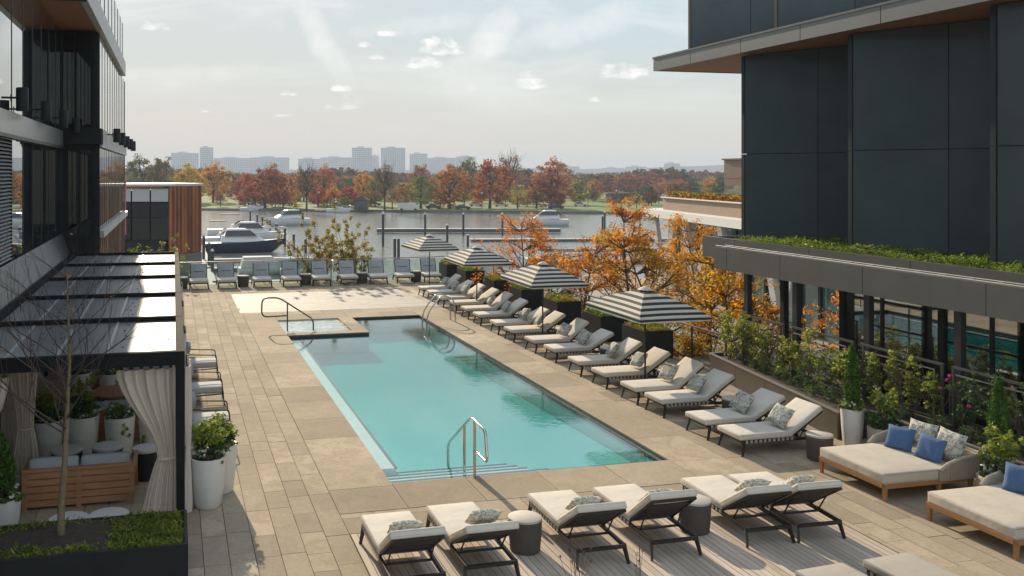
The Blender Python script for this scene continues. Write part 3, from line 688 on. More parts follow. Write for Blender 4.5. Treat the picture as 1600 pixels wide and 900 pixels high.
for a, c in ((22.7, 21.2), (21.2, 18.3), (18.3, 15.3), (15.3, 12.2), (12.2, 9.0), (9.0, 6.5)):
    q = MB(); q.b2(14.40, 14.50, c + .008, a - .008, 2.66, 3.22); rpart(q, 'parapet_panel', FASC)
b = MB(); b.b2(14.5, 19.5, 6.5, 22.68, 2.70, 3.12); b.b2(14.5, 19, 22.62, 22.7, 2.66, 3.2); rpart(b, 'upper_roof', FASC)
b = MB(); b.b2(14.5, 18.5, 6.5, 21.6, 3.12, 3.16); rpart(b, 'roof_soil', SOIL)
rng = np.random.default_rng(21); n = 15000
gx = 14.55 + rng.random(n) ** 1.3 * 3.0; gy = 7 + rng.random(n) * 14.6
cl = np.sin(gx * 5 + np.sin(gy * 3) * 2) * .05 + np.sin(gy * 2.3) * .05
c = np.stack([gx, gy, 3.17 + rng.random(n) * (.13 + cl)], 1)
me = leaf_mesh('roof_grass', c, .12, G_GRASS, rng, aspect=.22, up=.1, droop=-.5); o = link('roof_grass', me); tag(o, 'rough green and straw sedum grass growing on the restaurant roof', 'grass', kind='stuff')
for y in (19.4, 17.62, 15.45, 13.27, 11.0, 8.8):
    q = MB(); q.b2(13.49, 13.61, y - .075, y + .075, 0, 2.62); rpart(q, 'canopy_post', DARKMETAL)
for y in (19.0, 17.0, 14.35, 12.2):
    q = MB(); q.b2(14.2, 14.34, y - .07, y + .07, 0, 2.7); rpart(q, 'door_post', BLACK)
RGL = glass_mat('restaurant_glass', tint=(.6, .68, .66), refl=1.0, f0=.36, rough=.005, bump=.02, bscale=.7)
for y0, y1 in ((15.9, 16.9), (14.42, 15.84), (13.3, 14.28), (12.27, 13.24), (10.9, 12.13), (9.6, 10.84), (8.2, 9.54)):
    q = MB(); q.b2(14.25, 14.28, y0, y1, .1, 2.66); rpart(q, 'window_pane', RGL)
b = MB()
for y in (15.87, 13.27, 10.87, 9.57): b.b2(14.22, 14.31, y - .03, y + .03, 0, 2.66)
b.b2(14.2, 14.33, 8.2, 16.95, 0, .1); rpart(b, 'window_frame', MULL)
b = MB(); b.b2(18.4, 18.6, 6, 17, -.1, 2.7); b.b2(14.35, 18.4, 16.93, 17.0, -.1, 2.7); rpart(b, 'inner_wall', mat('restaurant_inner_wall', (.06, .05, .045), .8))
b = MB(); b.b2(13.0, 18.6, 6, 22.0, -.2, .005); rpart(b, 'floor', mat('restaurant_floor', (.16, .13, .11), .5, var=.2, vscale=3))
# tower: saw-tooth bays of slate panels
tw = thing('dark_tower', 'dark slate panelled tower with saw tooth bays standing over the grass roof', 'building', (18, 15, 0))
def tpart(mb, name, m, **k): return part(mb, name, m, tw, **k)
def bay(x, y, pitch, depth, z0, zs, cols):
    for z_a, z_b in zip(zs[:-1], zs[1:]):          # narrow straight panel at the leading edge of each bay
        q = MB(); q.b2(x, x + .06, y - .13, y, z_a + .008, z_b - .008); tpart(q, 'edge_panel', mat('slate_edge', (.035, .045, .048), .6, spec=.1))
    y -= .14; pitch -= .14; cols = cols[1:]; cols = ((.003, cols[0][1]),) + tuple(cols[1:])
    d = Vector((depth, -pitch, 0)); L_ = d.length; u = d / L_; nrm = Vector((-pitch, -depth, 0)).normalized()
    for (a, c) in cols:
        for z_a, z_b in zip(zs[:-1], zs[1:]):
            p0 = Vector((x, y, 0)) + u * (a * L_); p1 = Vector((x, y, 0)) + u * (c * L_); g = .008
            q = MB(); pa = p0 + u * g; pb = p1 - u * g; th = -nrm * .06
            q.prism([(pa.x, pa.y), (pb.x, pb.y), ((pb + th).x, (pb + th).y), ((pa + th).x, (pa + th).y)][::-1], z_a + g, z_b - g); tpart(q, 'wall_panel', SLATE)
for i, y in enumerate((22.2, 18.1, 14.3, 10.4)):
    bay(15.3, y, 4.05, 2.1, 3.2, (3.17, 5.5, 8.22), ((0, .06), (.06, .45), (.45, .88), (.88, 1.0)))
    q = MB(); q.add([(15.36, y + .0, 3.0), (17.5, y - 4.05, 3.0), (17.5, y + .0, 3.0), (15.36, y, 8.25), (17.5, y - 4.05, 8.25), (17.5, y, 8.25)], [(0, 1, 2), (5, 4, 3), (0, 3, 4, 1), (2, 5, 3, 0)]); q2 = tpart(q, 'wall_backing', BLACK); q2.location = Vector((.09, -.03, 0)) + q2.location
b = MB(); b.b2(17.4, 26, 4, 22.2, 2.9, 8.25); tpart(b, 'core', BLACK)
for a, c in ((26.2, 24.05), (24.05, 21.6), (21.6, 19.2), (19.2, 16.6), (16.6, 13.4), (13.4, 10), (10, 6)):
    q = MB(); q.b2(14.86, 14.96, c + .01, a - .01, 8.22, 8.60); tpart(q, 'fascia_panel', mat('tower_fascia', (.16, .16, .155), .4, .5, var=.06, vscale=1))
b = MB(); b.b2(14.84, 15.0, 6, 26.22, 8.605, 8.66); b.b2(14.96, 24, 26.1, 26.2, 8.22, 8.60); tpart(b, 'edge_trim', mat('edge_trim', (.10, .10, .098), .4, .5))
b = MB(); b.b2(14.97, 24, 6, 26.09, 8.26, 8.58); tpart(b, 'floor_slab', FASC)
b = MB(); b.b2(14.97, 24, 6, 26.09, 8.235, 8.258); tpart(b, 'soffit', SOFFIT)
for i, y in enumerate((25.13, 20.99, 16.9, 12.8)):
    bay(15.45, y, 4.1, 1.6, 8.6, (8.6, 12.0, 16.0), ((0, .05), (.05, .48), (.48, 1.0)))
    q = MB(); q.add([(15.5, y, 8.6), (17.1, y - 4.1, 8.6), (17.1, y, 8.6), (15.5, y, 16), (17.1, y - 4.1, 16), (17.1, y, 16)], [(0, 1, 2), (5, 4, 3), (0, 3, 4, 1), (2, 5, 3, 0)]); q2 = tpart(q, 'wall_backing', BLACK); q2.location = Vector((.09, -.03, 0)) + q2.location
b = MB(); b.b2(17.0, 26, 4, 25.1, 8.6, 16); tpart(b, 'upper_core', BLACK)

# =================================================================== FURNITURE
ORD = ['first', 'second', 'third', 'fourth', 'fifth', 'sixth', 'seventh', 'eighth', 'ninth', 'tenth', 'eleventh', 'twelfth', 'thirteenth', 'fourteenth', 'fifteenth', 'sixteenth']
LW, LL, HINGE, TILT, BLEN = .68, 1.68, 1.06, R(33), .76
def make_lounger(sling=False, tilt=TILT):
    """Foot at y = 0, head towards +y; returns root and its (child, grandchildren) list."""
    t = thing('sun_lounger', 'x', 'sun lounger'); ch = []
    hw = LW / 2
    f = MB()
    for s in (-1, 1): f.bar((s * (hw - .02), .05, .255), (s * (hw - .02), LL, .215), .035, .05)
    f.bar((-hw + .03, .06, .255), (hw - .03, .06, .255), .035, .05); f.bar((-hw + .03, LL - .01, .215), (hw - .03, LL - .01, .215), .035, .045)
    f.bar((-hw + .03, LL - .42, .225), (hw - .03, LL - .42, .225), .02, .02)
    ch.append((f.build('frame', FRAME, t, smooth=False), []))
    for s in (-1, 1):
        l = MB(); l.bar((s * (hw - .02), .10, .27), (s * (hw + .015), .03, 0), .042, .05, w1=.03, h1=.03); l.bar((s * (hw + .015), .03, .006), (s * (hw + .015), .03, 0), .045, .045)
        ch.append((l.build('leg', FRAME, t, smooth=False), []))
        l = MB(); l.bar((s * (hw - .02), LL - .05, .235), (s * (hw + .015), LL + .03, 0), .042, .05, w1=.03, h1=.03)
        ch.append((l.build('leg', FRAME, t, smooth=False), []))
    st = MB()
    for k in range(11):
        y = .13 + k * .092
        st.b2(-hw - .004, hw + .004, y - .022, y + .022, .262, .272)
        for s in (-1, 1): st.b2(s * (hw + .007), s * (hw - .002), y - .024, y + .024, .222, .272)
    ch.append((st.build('strap', WEB, t, smooth=False), []))
    ca, sa = math.cos(tilt), math.sin(tilt)
    def bp(y, z): return (HINGE + y * ca - z * sa, .27 + y * sa + z * ca)
    bf = MB()
    for s in (-1, 1):
        a = bp(0, 0); c = bp(BLEN, 0); bf.bar((s * (hw - .03), a[0], a[1]), (s * (hw - .03), c[0], c[1]), .03, .035)
    c = bp(BLEN - .01, 0); bf.bar((-hw + .03, *c), (hw - .03, *c), .03, .035)
    for k in range(3):
        c = bp(.16 + k * .22, 0); bf.bar((-hw + .03, *c), (hw - .03, *c), .018, .018)
    ch.append((bf.build('back_frame', FRAME, t, smooth=False), []))
    pr = MB(); c = bp(BLEN * .62, -.01)
    for s in (-1, 1): pr.tube([(s * (hw - .07), *c), (s * (hw - .07), LL - .42, .225)], .011, 6)
    pr.tube([(-hw + .07, LL - .42, .235), (hw - .07, LL - .42, .235)], .011, 6)
    ch.append((pr.build('back_prop', FRAME, t), []))
    M = Matrix.Rotation(tilt, 3, 'X')
    if sling:
        b = MB(); c = bp(BLEN * .52, .008); b.soft((0, *c), (LW - .05, BLEN * .96, .014), .005, M); ch.append((b.build('back_sling', SLING, t), []))
        b = MB(); c = bp(BLEN * .52, .02); b.soft((0, *c), (LW * .62, .02, .012), .004, M); ch.append((b.build('back_seam', STRAP, t), []))
    else:
        b = MB(); b.soft((0, *bp(BLEN * .40, -.004)), (LW - .09, BLEN * .74, .008), .003, M); ch.append((b.build('back_panel', STRAP, t), []))
        b = MB(); c = bp(BLEN * .5 + .012, .065); b.soft((0, *c), (LW + .01, BLEN + .03, .10), .028, M, puff=.012, seg=3); o = b.build('back_cushion', CREAM, t, angle=60)
        p = MB(); 
        for zz in (.022, .108):
            pts = [(sx * (LW / 2 - .012), *bp(yy, zz)) for sx, yy in ((-1, .02), (-1, BLEN), (1, BLEN), (1, .02))]; p.tube(pts, .006, 5)
        g = p.build('piping', mat('piping', (.50, .45, .37), .9), o); ch.append((o, [g]))
    b = MB(); b.soft((0, HINGE / 2 + .005, .325), (LW + .02, HINGE + .03, .10), .028, puff=.012, seg=3); o = b.build('seat_cushion', CREAM, t, angle=60)
    p = MB()
    for zz in (.284, .368): p.tube([(sx * (LW / 2 - .002), yy, zz) for sx, yy in ((-1, HINGE), (-1, .004), (1, .004), (1, HINGE))], .006, 5)
    g = p.build('piping', mat('piping', (.50, .45, .37), .9), o); ch.append((o, [g]))
    return t, ch
def make_pillow(w=.46, h=.40, d=.15):
    bm = bmesh.new(); bmesh.ops.create_grid(bm, x_segments=10, y_segments=10, size=.5)
    top = []; b = MB()
    n = 11; vs = []; fs = []
    for side in (1, -1):
        for i in range(n):
            for j in range(n):
                u = i / (n - 1) * 2 - 1; v = j / (n - 1) * 2 - 1
                pin = 1 - .07 * (1 - u * u) * abs(v) ** 3 - .07 * (1 - v * v) * abs(u) ** 3
                th = d / 2 * (max(0, 1 - u ** 4) * max(0, 1 - v ** 4)) ** .5
                cr = .006 * math.sin(u * 7 + v * 4) * (1 - u * u) * (1 - v * v)
                vs.append((u * w / 2 * pin, side * (th + cr), v * h / 2 * pin))
    for s_ in range(2):
        o = s_ * n * n
        for i in range(n - 1):
            for j in range(n - 1):
                q = (o + i * n + j, o + (i + 1) * n + j, o + (i + 1) * n + j + 1, o + i * n + j + 1); fs.append(q[::-1] if s_ == 0 else q)
    bm.free(); b.add(vs, fs); return b
PILLOW_ME = make_pillow().mesh('pillow', PATTERN, angle=180)
def pillow(label, loc, rot, m=None, group=None, scale=(1, 1, 1), name='pillow'):
    o = link(name, PILLOW_ME, None, loc); o.rotation_euler = rot; o.scale = scale
    if m: setmat(o, m)
    return tag(o, label, 'pillow', group)

lounger0, lch = make_lounger()
lounger_b, lchb = make_lounger(tilt=R(28)); lounger_c, lchc = make_lounger(tilt=R(38))
def on_lounger(o, x, y, z):
    """local lounger point to world"""
    p = Matrix.Rotation(o.rotation_euler.z, 3, 'Z') @ Vector((x, y, z)) + Vector(o.location); return p
used = [0]
def lounger(loc, rz, label, group):
    k = (0, 1, 0, 2, 0, 0, 1, 2)[used[0] % 8]; first = used[0] in (0, 1, 3); used[0] += 1
    src, ch = ((lounger0, lch), (lounger_b, lchb), (lounger_c, lchc))[k]
    if first: src.location = loc; src.rotation_euler = (0, 0, rz); return tag(src, label, group=group)
    return copy_tree(src, ch, loc, rz, label, group)[0]
# right-hand row along the pool
RY = [14.41, 15.41, 16.99, 18.05, 19.5, 20.83, 22.46, 23.74, 25.4, 26.68, 28.35, 29.71, 31.15, 32.5, 34.1, 35.4]
rr = random.Random(5)
near_of = ['on its own beside the near clay table', 'with the near clay table behind its neighbour']
for i, y in enumerate(RY):
    rz = R(-90) + rr.uniform(-.02, .02)
    lab = f'cream lounger facing the pool, {ORD[i]} from the near end of the poolside row'
    o = lounger((9.66 + rr.uniform(-.03, .03), y, 0), rz, lab, 'loungers in the row along the right side of the pool')
    sx = rr.uniform(-.10, .10); p = on_lounger(o, sx, 1.02, .585)
    pillow(f'small leaf patterned pillow on the {ORD[i]} lounger from the near end of the poolside row', p, (R(-38), rr.uniform(-.12, .12), rz + rr.uniform(-.2, .2)), group='patterned pillows on the poolside loungers')
# near row on the timber deck, heads towards the camera
NX = [(2.80, 12.03), (3.75, 12.15), (5.30, 12.27), (6.32, 12.28), (7.80, 12.33), (8.58, 12.30)]
nlab = ['leftmost lounger on the timber deck, seen from behind with its dark back raised', 'lounger on the timber deck just left of the left drum table', 'lounger on the timber deck just right of the left drum table',
        'lounger on the timber deck just left of the right hand drum table', 'lounger on the timber deck just right of the right hand drum table', 'rightmost lounger in the row on the timber deck, seen from behind']
plab = ['leftmost lounger on the timber deck', 'lounger left of the first drum table on the deck', 'lounger right of the first drum table on the deck', 'lounger left of the second drum table on the deck', 'lounger right of the second drum table on the deck', 'rightmost lounger on the timber deck']
for i, (x, y) in enumerate(NX):
    o = lounger((x, y, 0), math.pi + rr.uniform(-.03, .01), nlab[i], 'loungers in the row on the timber deck')
    p = on_lounger(o, rr.uniform(-.06, .06), 1.24, .64)
    pillow(f'patterned pillow on the {plab[i]}', p, (R(-52), 0, o.rotation_euler.z + rr.uniform(-.1, .1)), scale=(.95, .9, .8), group='patterned pillows on the deck loungers')
TAUPEG = mat('cushion_taupe', (.40, .36, .30), .9, var=.05, vscale=6, bump=.12, bscale=300)
for (x, y, l) in ((7.36, 9.18, 'lounger at the bottom edge with grey taupe foot end, left of its twin'), (8.34, 9.24, 'lounger at the bottom edge with its grey taupe foot end showing, beside the rope armchair')):
    o, cc = copy_tree(lounger0, lch, (x, y, 0), math.pi + .08, l, 'loungers cut off by the bottom edge')
    for c, gs in cc:
        if c.name.startswith(('seat_cushion', 'back_cushion')): setmat(c, TAUPEG)
# far row in front of the glass balustrade
lf, lfch = make_lounger(True, R(58))
FX = [1.06, 2.24, 3.75, 5.02, 6.32, 7.56, 8.88, 10.12, 11.38]
for i, x in enumerate(FX):
    l = f'grey backed lounger with cream seat, {ORD[i]} from the left in the far row'
    a = (-.01, 0, -.03, -.03, -.06, -.07, -.10, -.12, -.10)[i]
    if i == 0: o = lf; o.location = (x, 39.45, 0); o.rotation_euler = (0, 0, a); tag(o, l, group='loungers in the far row')
    else: o = copy_tree(lf, lfch, (x, 39.45, 0), a, l, 'loungers in the far row')[0]
    o.scale = (1.12, 1.0, 1.06)

# drum side tables
def make_drum():  # flat lid over a slightly swelling body
    t = thing('side_table', 'x', 'side table'); b = MB()
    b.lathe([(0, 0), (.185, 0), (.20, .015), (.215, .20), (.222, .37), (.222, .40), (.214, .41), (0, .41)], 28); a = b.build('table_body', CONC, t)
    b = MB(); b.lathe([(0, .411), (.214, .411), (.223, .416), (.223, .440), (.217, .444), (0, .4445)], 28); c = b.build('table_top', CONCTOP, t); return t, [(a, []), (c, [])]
drum, dch = make_drum(); du = [False]
def drum_table(x, y, label, group):
    if not du[0]: du[0] = True; o = drum; o.location = (x, y, 0); return tag(o, label, group=group)
    return copy_tree(drum, dch, (x, y, 0), 0, label, group)[0]
for i, (x, y) in enumerate(((10.93, 13.62), (10.98, 16.2), (11.0, 18.78), (11.0, 21.66), (11.0, 24.58), (11.0, 27.5), (11.0, 30.42), (11.0, 33.3), (11.0, 36.3))):
    drum_table(x, y, f'clay coloured drum table between the poolside loungers, {ORD[i]} from the near end', 'drum tables beside the poolside loungers')
drum_table(4.52, 11.28, 'dark clay drum table standing on the timber deck, left one of the two', 'drum tables on the timber deck')
drum_table(7.06, 11.32, 'dark clay drum table standing on the timber deck, right one of the two', 'drum tables on the timber deck')
for i, x in enumerate((.35, 2.96, 5.70, 8.25, 10.76)):
    o = drum_table(x, 40.15, f'dark drum table between the far loungers, {ORD[i]} from the left', 'drum tables in the far row'); o.scale = (1.15, 1.15, 1.1)

# striped umbrellas
def stripe_mat(name, z0, z1, n, ph):
    m = bpy.data.materials.new(name); m.use_nodes = True; nt = m.node_tree; N = nt.nodes; L = nt.links; b = N['Principled BSDF']
    t = N.new('ShaderNodeTexCoord'); s = N.new('ShaderNodeSeparateXYZ'); L.new(t.outputs['Object'], s.inputs[0])
    mr = N.new('ShaderNodeMapRange'); mr.inputs[1].default_value = z0; mr.inputs[2].default_value = z1; mr.inputs[3].default_value = ph; mr.inputs[4].default_value = ph + n; mr.clamp = False; L.new(s.outputs[2], mr.inputs[0])
    fr = N.new('ShaderNodeMath'); fr.operation = 'FRACT'; L.new(mr.outputs[0], fr.inputs[0])
    gt = N.new('ShaderNodeMath'); gt.operation = 'GREATER_THAN'; gt.inputs[1].default_value = .5; L.new(fr.outputs[0], gt.inputs[0])
    mx = N.new('ShaderNodeMix'); mx.data_type = 'RGBA'; mx.inputs[6].default_value = (.70, .66, .57, 1); mx.inputs[7].default_value = (.045, .045, .046, 1); L.new(gt.outputs[0], mx.inputs[0])
    L.new(mx.outputs[2], b.inputs['Base Color']); b.inputs['Roughness'].default_value = .85
    tr = N.new('ShaderNodeBsdfTranslucent'); L.new(mx.outputs[2], tr.inputs[0]); ms = N.new('ShaderNodeMixShader'); ms.inputs[0].default_value = .25
    L.new(b.outputs[0], ms.inputs[1]); L.new(tr.outputs[0], ms.inputs[2]); L.new(ms.outputs[0], N['Material Output'].inputs[0]); return m
ZE, ZT, UHX, UHY = 1.84, 2.33, .86, 1.31
STRIPE = stripe_mat('umbrella_stripe', ZE, ZT - .04, 5.0, .25)
VAL = stripe_mat('umbrella_valance', ZE - .16, ZE, 1.5, .75)
def make_umbrella():
    t = thing('umbrella', 'x', 'umbrella'); ch = []
    b = MB(); b.lathe([(0, 0), (.26, 0), (.26, .035), (.06, .06), (.05, .22), (0, .22)], 24); ch.append((b.build('base', mat('umbrella_base', (.30, .28, .25), .6), t), []))
    b = MB(); b.tube([(0, 0, .2), (0, 0, ZT - .02)], .021, 10); ch.append((b.build('pole', FRAME, t), []))
    b = MB(); cor = [(-UHX, -UHY), (UHX, -UHY), (UHX, UHY), (-UHX, UHY)]; n = 10; top = .10
    for k in range(4):
        (x0, y0), (x1, y1) = cor[k], cor[(k + 1) % 4]; vs = []
        for i in range(n + 1):
            f = i / n * (1 - top)
            for j in range(n + 1):
                s = j / n; x = (x0 + (x1 - x0) * s) * (1 - f); y = (y0 + (y1 - y0) * s) * (1 - f)
                sag = .045 * math.sin(math.pi * s) * (1 - f); z = ZE + (ZT - .03 - ZE) * (f + .10 * math.sin(math.pi * f)) 
                vs.append((x * (1 - .03 * math.sin(math.pi * s)), y * (1 - .03 * math.sin(math.pi * s)), z - sag * .4))
        b.add(vs, [(i * (n + 1) + j, i * (n + 1) + j + 1, (i + 1) * (n + 1) + j + 1, (i + 1) * (n + 1) + j) for i in range(n) for j in range(n)])
    ch.append((b.build('canopy', STRIPE, t, angle=12), []))
    b = MB()
    for k in range(4):
        (x0, y0), (x1, y1) = cor[k], cor[(k + 1) % 4]; m = 14; vs = []
        for j in range(m + 1):
            s = j / m; q = 1 - .03 * math.sin(math.pi * s); x = (x0 + (x1 - x0) * s) * q; y = (y0 + (y1 - y0) * s) * q; z = ZE - .018 * math.sin(math.pi * s); w = 1.0 + .006 * math.sin(j * 2.1)
            vs += [(x * 1.004, y * 1.004, z + .004), (x * 1.006 * w, y * 1.006 * w, z - .10 - .008 * math.sin(j * 1.7))]
        b.add(vs, [(2 * j, 2 * j + 1, 2 * j + 3, 2 * j + 2) for j in range(m)])
    ch.append((b.build('valance', VAL, t), []))
    b = MB(); b.lathe([(.17, -.025), (.10, .02), (.03, .05), (0, .055)], 16, (0, 0, ZT - .02)); ch.append((b.build('vent_cap', mat('umbrella_cap', (.66, .62, .54), .85), t), []))
    for (x, y) in cor:
        b = MB(); b.bar((0, 0, ZT - .08), (x * .985, y * .985, ZE - .025), .02, .025); b.bar((0, 0, ZE - .1), (x * .5, y * .5, (ZT + ZE) / 2 - .05), .014, .016); ch.append((b.build('rib', FRAME, t, smooth=False), []))
    b = MB(); b.lathe([(.03, -.05), (.045, -.03), (.045, .03), (.03, .05)], 12, (0, 0, ZE - .1)); ch.append((b.build('runner', FRAME, t), []))
    return t, ch
um, uch = make_umbrella()
for i, (y, l) in enumerate(((19.05, 'black and cream striped umbrella nearest the camera'), (25.06, 'black and cream striped umbrella second from the camera'), (31.07, 'black and cream striped umbrella third from the camera'), (37.3, 'black and cream striped umbrella farthest away, standing by the far loungers'))):
    if i == 0: um.location = (10.6, y, 0); tag(um, l, group='striped umbrellas along the pool')
    else: copy_tree(um, uch, (10.6, y, 0), rr.uniform(-.03, .03), l, 'striped umbrellas along the pool')

# handrails
def rail(name, label, parts, loc=(0, 0, 0), mm=STEEL):
    t = thing(name, label, 'handrail', loc)
    for nm, pts, r in parts:
        b = MB(); b.tube([Vector(p) - Vector(loc) for p in pts], r, 12); b.build(nm, mm, t, angle=60)
    return t
def arc(pts, k=5, f=.35):
    """round the corners of a polyline"""
    P = [Vector(p) for p in pts]; out = [P[0]]
    for a, b, c in zip(P[:-2], P[1:-1], P[2:]):
        d0 = (a - b); d1 = (c - b); l = min(d0.length, d1.length) * f; p0 = b + d0.normalized() * l; p1 = b + d1.normalized() * l
        for i in range(k + 1):
            s = i / k; out.append(p0 * (1 - s) ** 2 + b * 2 * s * (1 - s) + p1 * s * s)
    out.append(P[-1]); return out
# steps rail: runs along Y over the near pool edge
x = 4.78
rail('handrail', 'polished steel handrail looped over the pool steps at the near edge', [
    ('grab_loop', arc([(x, 15.6, -.5), (x, 15.6, .14), (x, 14.3, .95), (x, 13.60, .92), (x, 13.50, .44), (x, 14.12, .46)], 6, .22), .024),
    ('post', [(x, 14.12, -.02), (x, 14.12, .94)], .024), ('post', [(x, 14.66, -.5), (x, 14.66, .72)], .024)], (x, 14.0, 0))
# spa rail: loop in the plane across X
y = 28.9
BRONZE = mat('bronze_rail', (.10, .075, .055), .35, .8)
rail('handrail', 'bronze grab rail looped over the left edge of the bubbling spa', [
    ('grab_loop', arc([(4.35, y, -.2), (4.35, y, .28), (3.25, y, 1.02), (2.72, y, 1.02), (2.70, y, .42), (3.52, y, .44)], 6, .35), .024),
    ('post', [(3.52, y, -.3), (3.52, y, .84)], .022)], (3.2, y, 0), BRONZE)
t = thing('pool_ladder', 'pair of bent steel ladder rails at the far right corner of the pool', 'pool ladder', (8.4, 29.0, 0))
for dy in (0, .55):
    b = MB(); b.tube([Vector(p) - Vector((8.4, 29.0, 0)) for p in arc([(8.12, 28.9 + dy, -.7), (8.12, 28.9 + dy, .3), (8.62, 28.9 + dy, .92), (9.05, 28.9 + dy, .80), (9.12, 28.9 + dy, 0)], 6, .4)], .025, 12); b.build('rail', STEEL, t, angle=60)
for z in (-.25, -.5):
    b = MB(); b.bar((-.28, -.1, z), (-.28, .45, z), .08, .03); b.build('tread', STEEL, t, smooth=False)

# daybeds
def make_daybed():
    """foot at x = 0, back towards +x, width along y (0 .. -1.35 goes nearer)"""
    t = thing('daybed', 'x', 'daybed'); ch = []
    Ld, Wd = 1.62, 1.42
    b = MB()
    for y in (0, -Wd): b.bar((0, y, .235), (Ld, y, .235), .05, .06)
    for x in (.0, Ld): b.bar((x, -.03, .235), (x, -Wd + .03, .235), .05, .06)
    for k in range(5): b.bar((.3 + k * .28, 0, .25), (.3 + k * .28, -Wd, .25), .05, .02)
    ch.append((b.build('frame', TEAK, t, smooth=False), []))
    for (x, y) in ((.02, -.02), (.02, -Wd + .02), (Ld * .62, -Wd + .02), (Ld * .62, -.02), (Ld - .02, -Wd + .02), (Ld - .02, -.02)):
        b = MB(); b.bar((x, y, .26), (x, y, 0), .06, .06, w1=.04, h1=.04); ch.append((b.build('leg', TEAK, t, smooth=False), []))
    b = MB(); b.soft((Ld * .48, -Wd / 2, .34), (Ld * .98, Wd, .17), .035, puff=.01, seg=3); o = b.build('mattress', TAUPE, t, angle=60)
    p = MB()
    for zz in (.268, .412): p.tube([(.0, -.0, zz), (.0, -Wd, zz), (Ld * .93, -Wd, zz)], .007, 5)
    g = p.build('piping', mat('daybed_piping', (.40, .34, .26), .9), o); ch.append((o, [g]))
    # woven wrap: back and sloping arms
    prof = [(.98, .03, .40), (1.12, .05, .50), (1.35, .05, .56), (Ld + .06, .04, .60), (Ld + .10, .0, .615), (Ld + .11, -Wd / 2, .64), (Ld + .10, -Wd, .615), (Ld + .06, -Wd - .04, .60), (1.35, -Wd - .05, .56), (1.12, -Wd - .05, .50), (.98, -Wd - .03, .40)]
    fine = []
    for (a, c) in zip(prof[:-1], prof[1:]):
        for k in range(6): fine.append(tuple(a[i] + (c[i] - a[i]) * k / 6 for i in range(3)))
    fine.append(prof[-1]); b = MB(); vs = []; cx, cyy = .9, -Wd / 2
    for (x, y, z) in fine:
        ix = x + (cx - x) * .0; d = Vector((cx - x, cyy - y)); d = d.normalized() * .05
        for (q, zz) in ((Vector((x, y)), .25), (Vector((x, y)), z), (Vector((x, y)) + d, z), (Vector((x, y)) + d, .25)): vs.append((q.x, q.y, zz))
    fs = []
    for i in range(len(fine) - 1):
        for k in range(4): fs.append((i * 4 + k, (i + 1) * 4 + k, (i + 1) * 4 + (k + 1) % 4, i * 4 + (k + 1) % 4))
    fs += [(0, 1, 2, 3), tuple((len(fine) - 1) * 4 + k for k in (3, 2, 1, 0))]
    b.add(vs, fs); wv = b.build('woven_back', WICKER, t, angle=50)
    p = MB(); p.tube([(x + (.02 if x > 1.6 else 0), y, z + .01) for x, y, z in fine], .03, 7); g = p.build('woven_rim', WICKER, wv)
    p = MB()
    for i in range(0, len(fine), 1):
        x, y, z = fine[i]; e = Vector((x - cx, y - cyy)).normalized() * .008; p.bar((x + e.x, y + e.y, .26), (x + e.x, y + e.y, z), .018, .018)
    g2 = p.build('woven_strands', WICKER, wv); g2['kind'] = 'stuff'
    ch.append((wv, [g, g2])); return t, ch
db, dbch = make_daybed()
db.location = (10.46, 13.02, 0); tag(db, 'teak framed daybed with taupe mattress and woven back, beside the clay drum table', group='woven daybeds')
copy_tree(db, dbch, (10.52, 10.86, 0), 0, 'teak framed daybed cut off by the right edge, nearer of the two', 'woven daybeds')
BP = 'pillow on the far daybed, '
pillow('bright blue pillow on the full daybed, left of the pair, leaning on the patterned one', (11.66, 12.60, .60), (R(-24), 0, R(-72)), BLUE, scale=(1.0, 1.1, 1.0))
pillow('bright blue pillow on the full daybed, nearer right one of the pair', (11.70, 12.02, .60), (R(-24), .06, R(-80)), BLUE, scale=(1.0, 1.1, 1.0))
pillow('patterned pillow at the back of the full daybed, behind the left blue pillow', (11.92, 12.42, .68), (R(-16), 0, R(-84)), scale=(1.15, 1.1, 1.15))
pillow('patterned pillow at the back of the full daybed, behind the right blue pillow', (11.94, 11.88, .68), (R(-16), .05, R(-90)), scale=(1.15, 1.1, 1.15))
pillow('pale blue pillow on the daybed at the right edge of the photo', (11.76, 10.48, .60), (R(-22), 0, R(-70)), BLUE, scale=(1.0, 1.1, 1.05))
pillow('patterned pillow behind the pale blue one on the daybed at the right edge', (11.98, 10.34, .72), (R(-14), .1, R(-80)), scale=(1.15, 1.1, 1.15))
b_ = pillow('deep navy pillow lying flat beside the pale blue one at the right edge', (11.80, 10.02, .52), (R(-50), 0, R(-85)), mat('navy_fabric', (.02, .03, .06), .9), scale=(1.2, 1.1, 1.0))

# rope armchair at the bottom right corner
t = thing('rope_armchair', 'woven rope armchair in the bottom right corner with a patterned pillow', 'armchair', (8.88, 7.72, 0), R(8))
b = MB(); pr = [(math.cos(R(a)) * .42, math.sin(R(a)) * .40, .62 + .10 * max(0, math.sin(R(a)))) for a in range(-20, 201, 11)]
vs = []; fs = []
for (x, y, z) in pr:
    for k, (s, zz) in enumerate(((1, .36), (1.02, z), (.86, z), (.86, .36))): vs.append((x * s, y * s * -1, zz))
for i in range(len(pr) - 1):
    for k in range(4): fs.append((i * 4 + k, (i + 1) * 4 + k, (i + 1) * 4 + (k + 1) % 4, i * 4 + (k + 1) % 4))
b.add(vs, fs); b.build('woven_shell', WICKER, t)
b = MB(); b.tube([(x * .95, -y * .95, z + .01) for x, y, z in pr], .04, 8); b.build('woven_rim', WICKER, t)
b = MB(); b.soft((0, .02, .42), (.66, .62, .13), .04); b.build('seat_cushion', TAUPE, t)
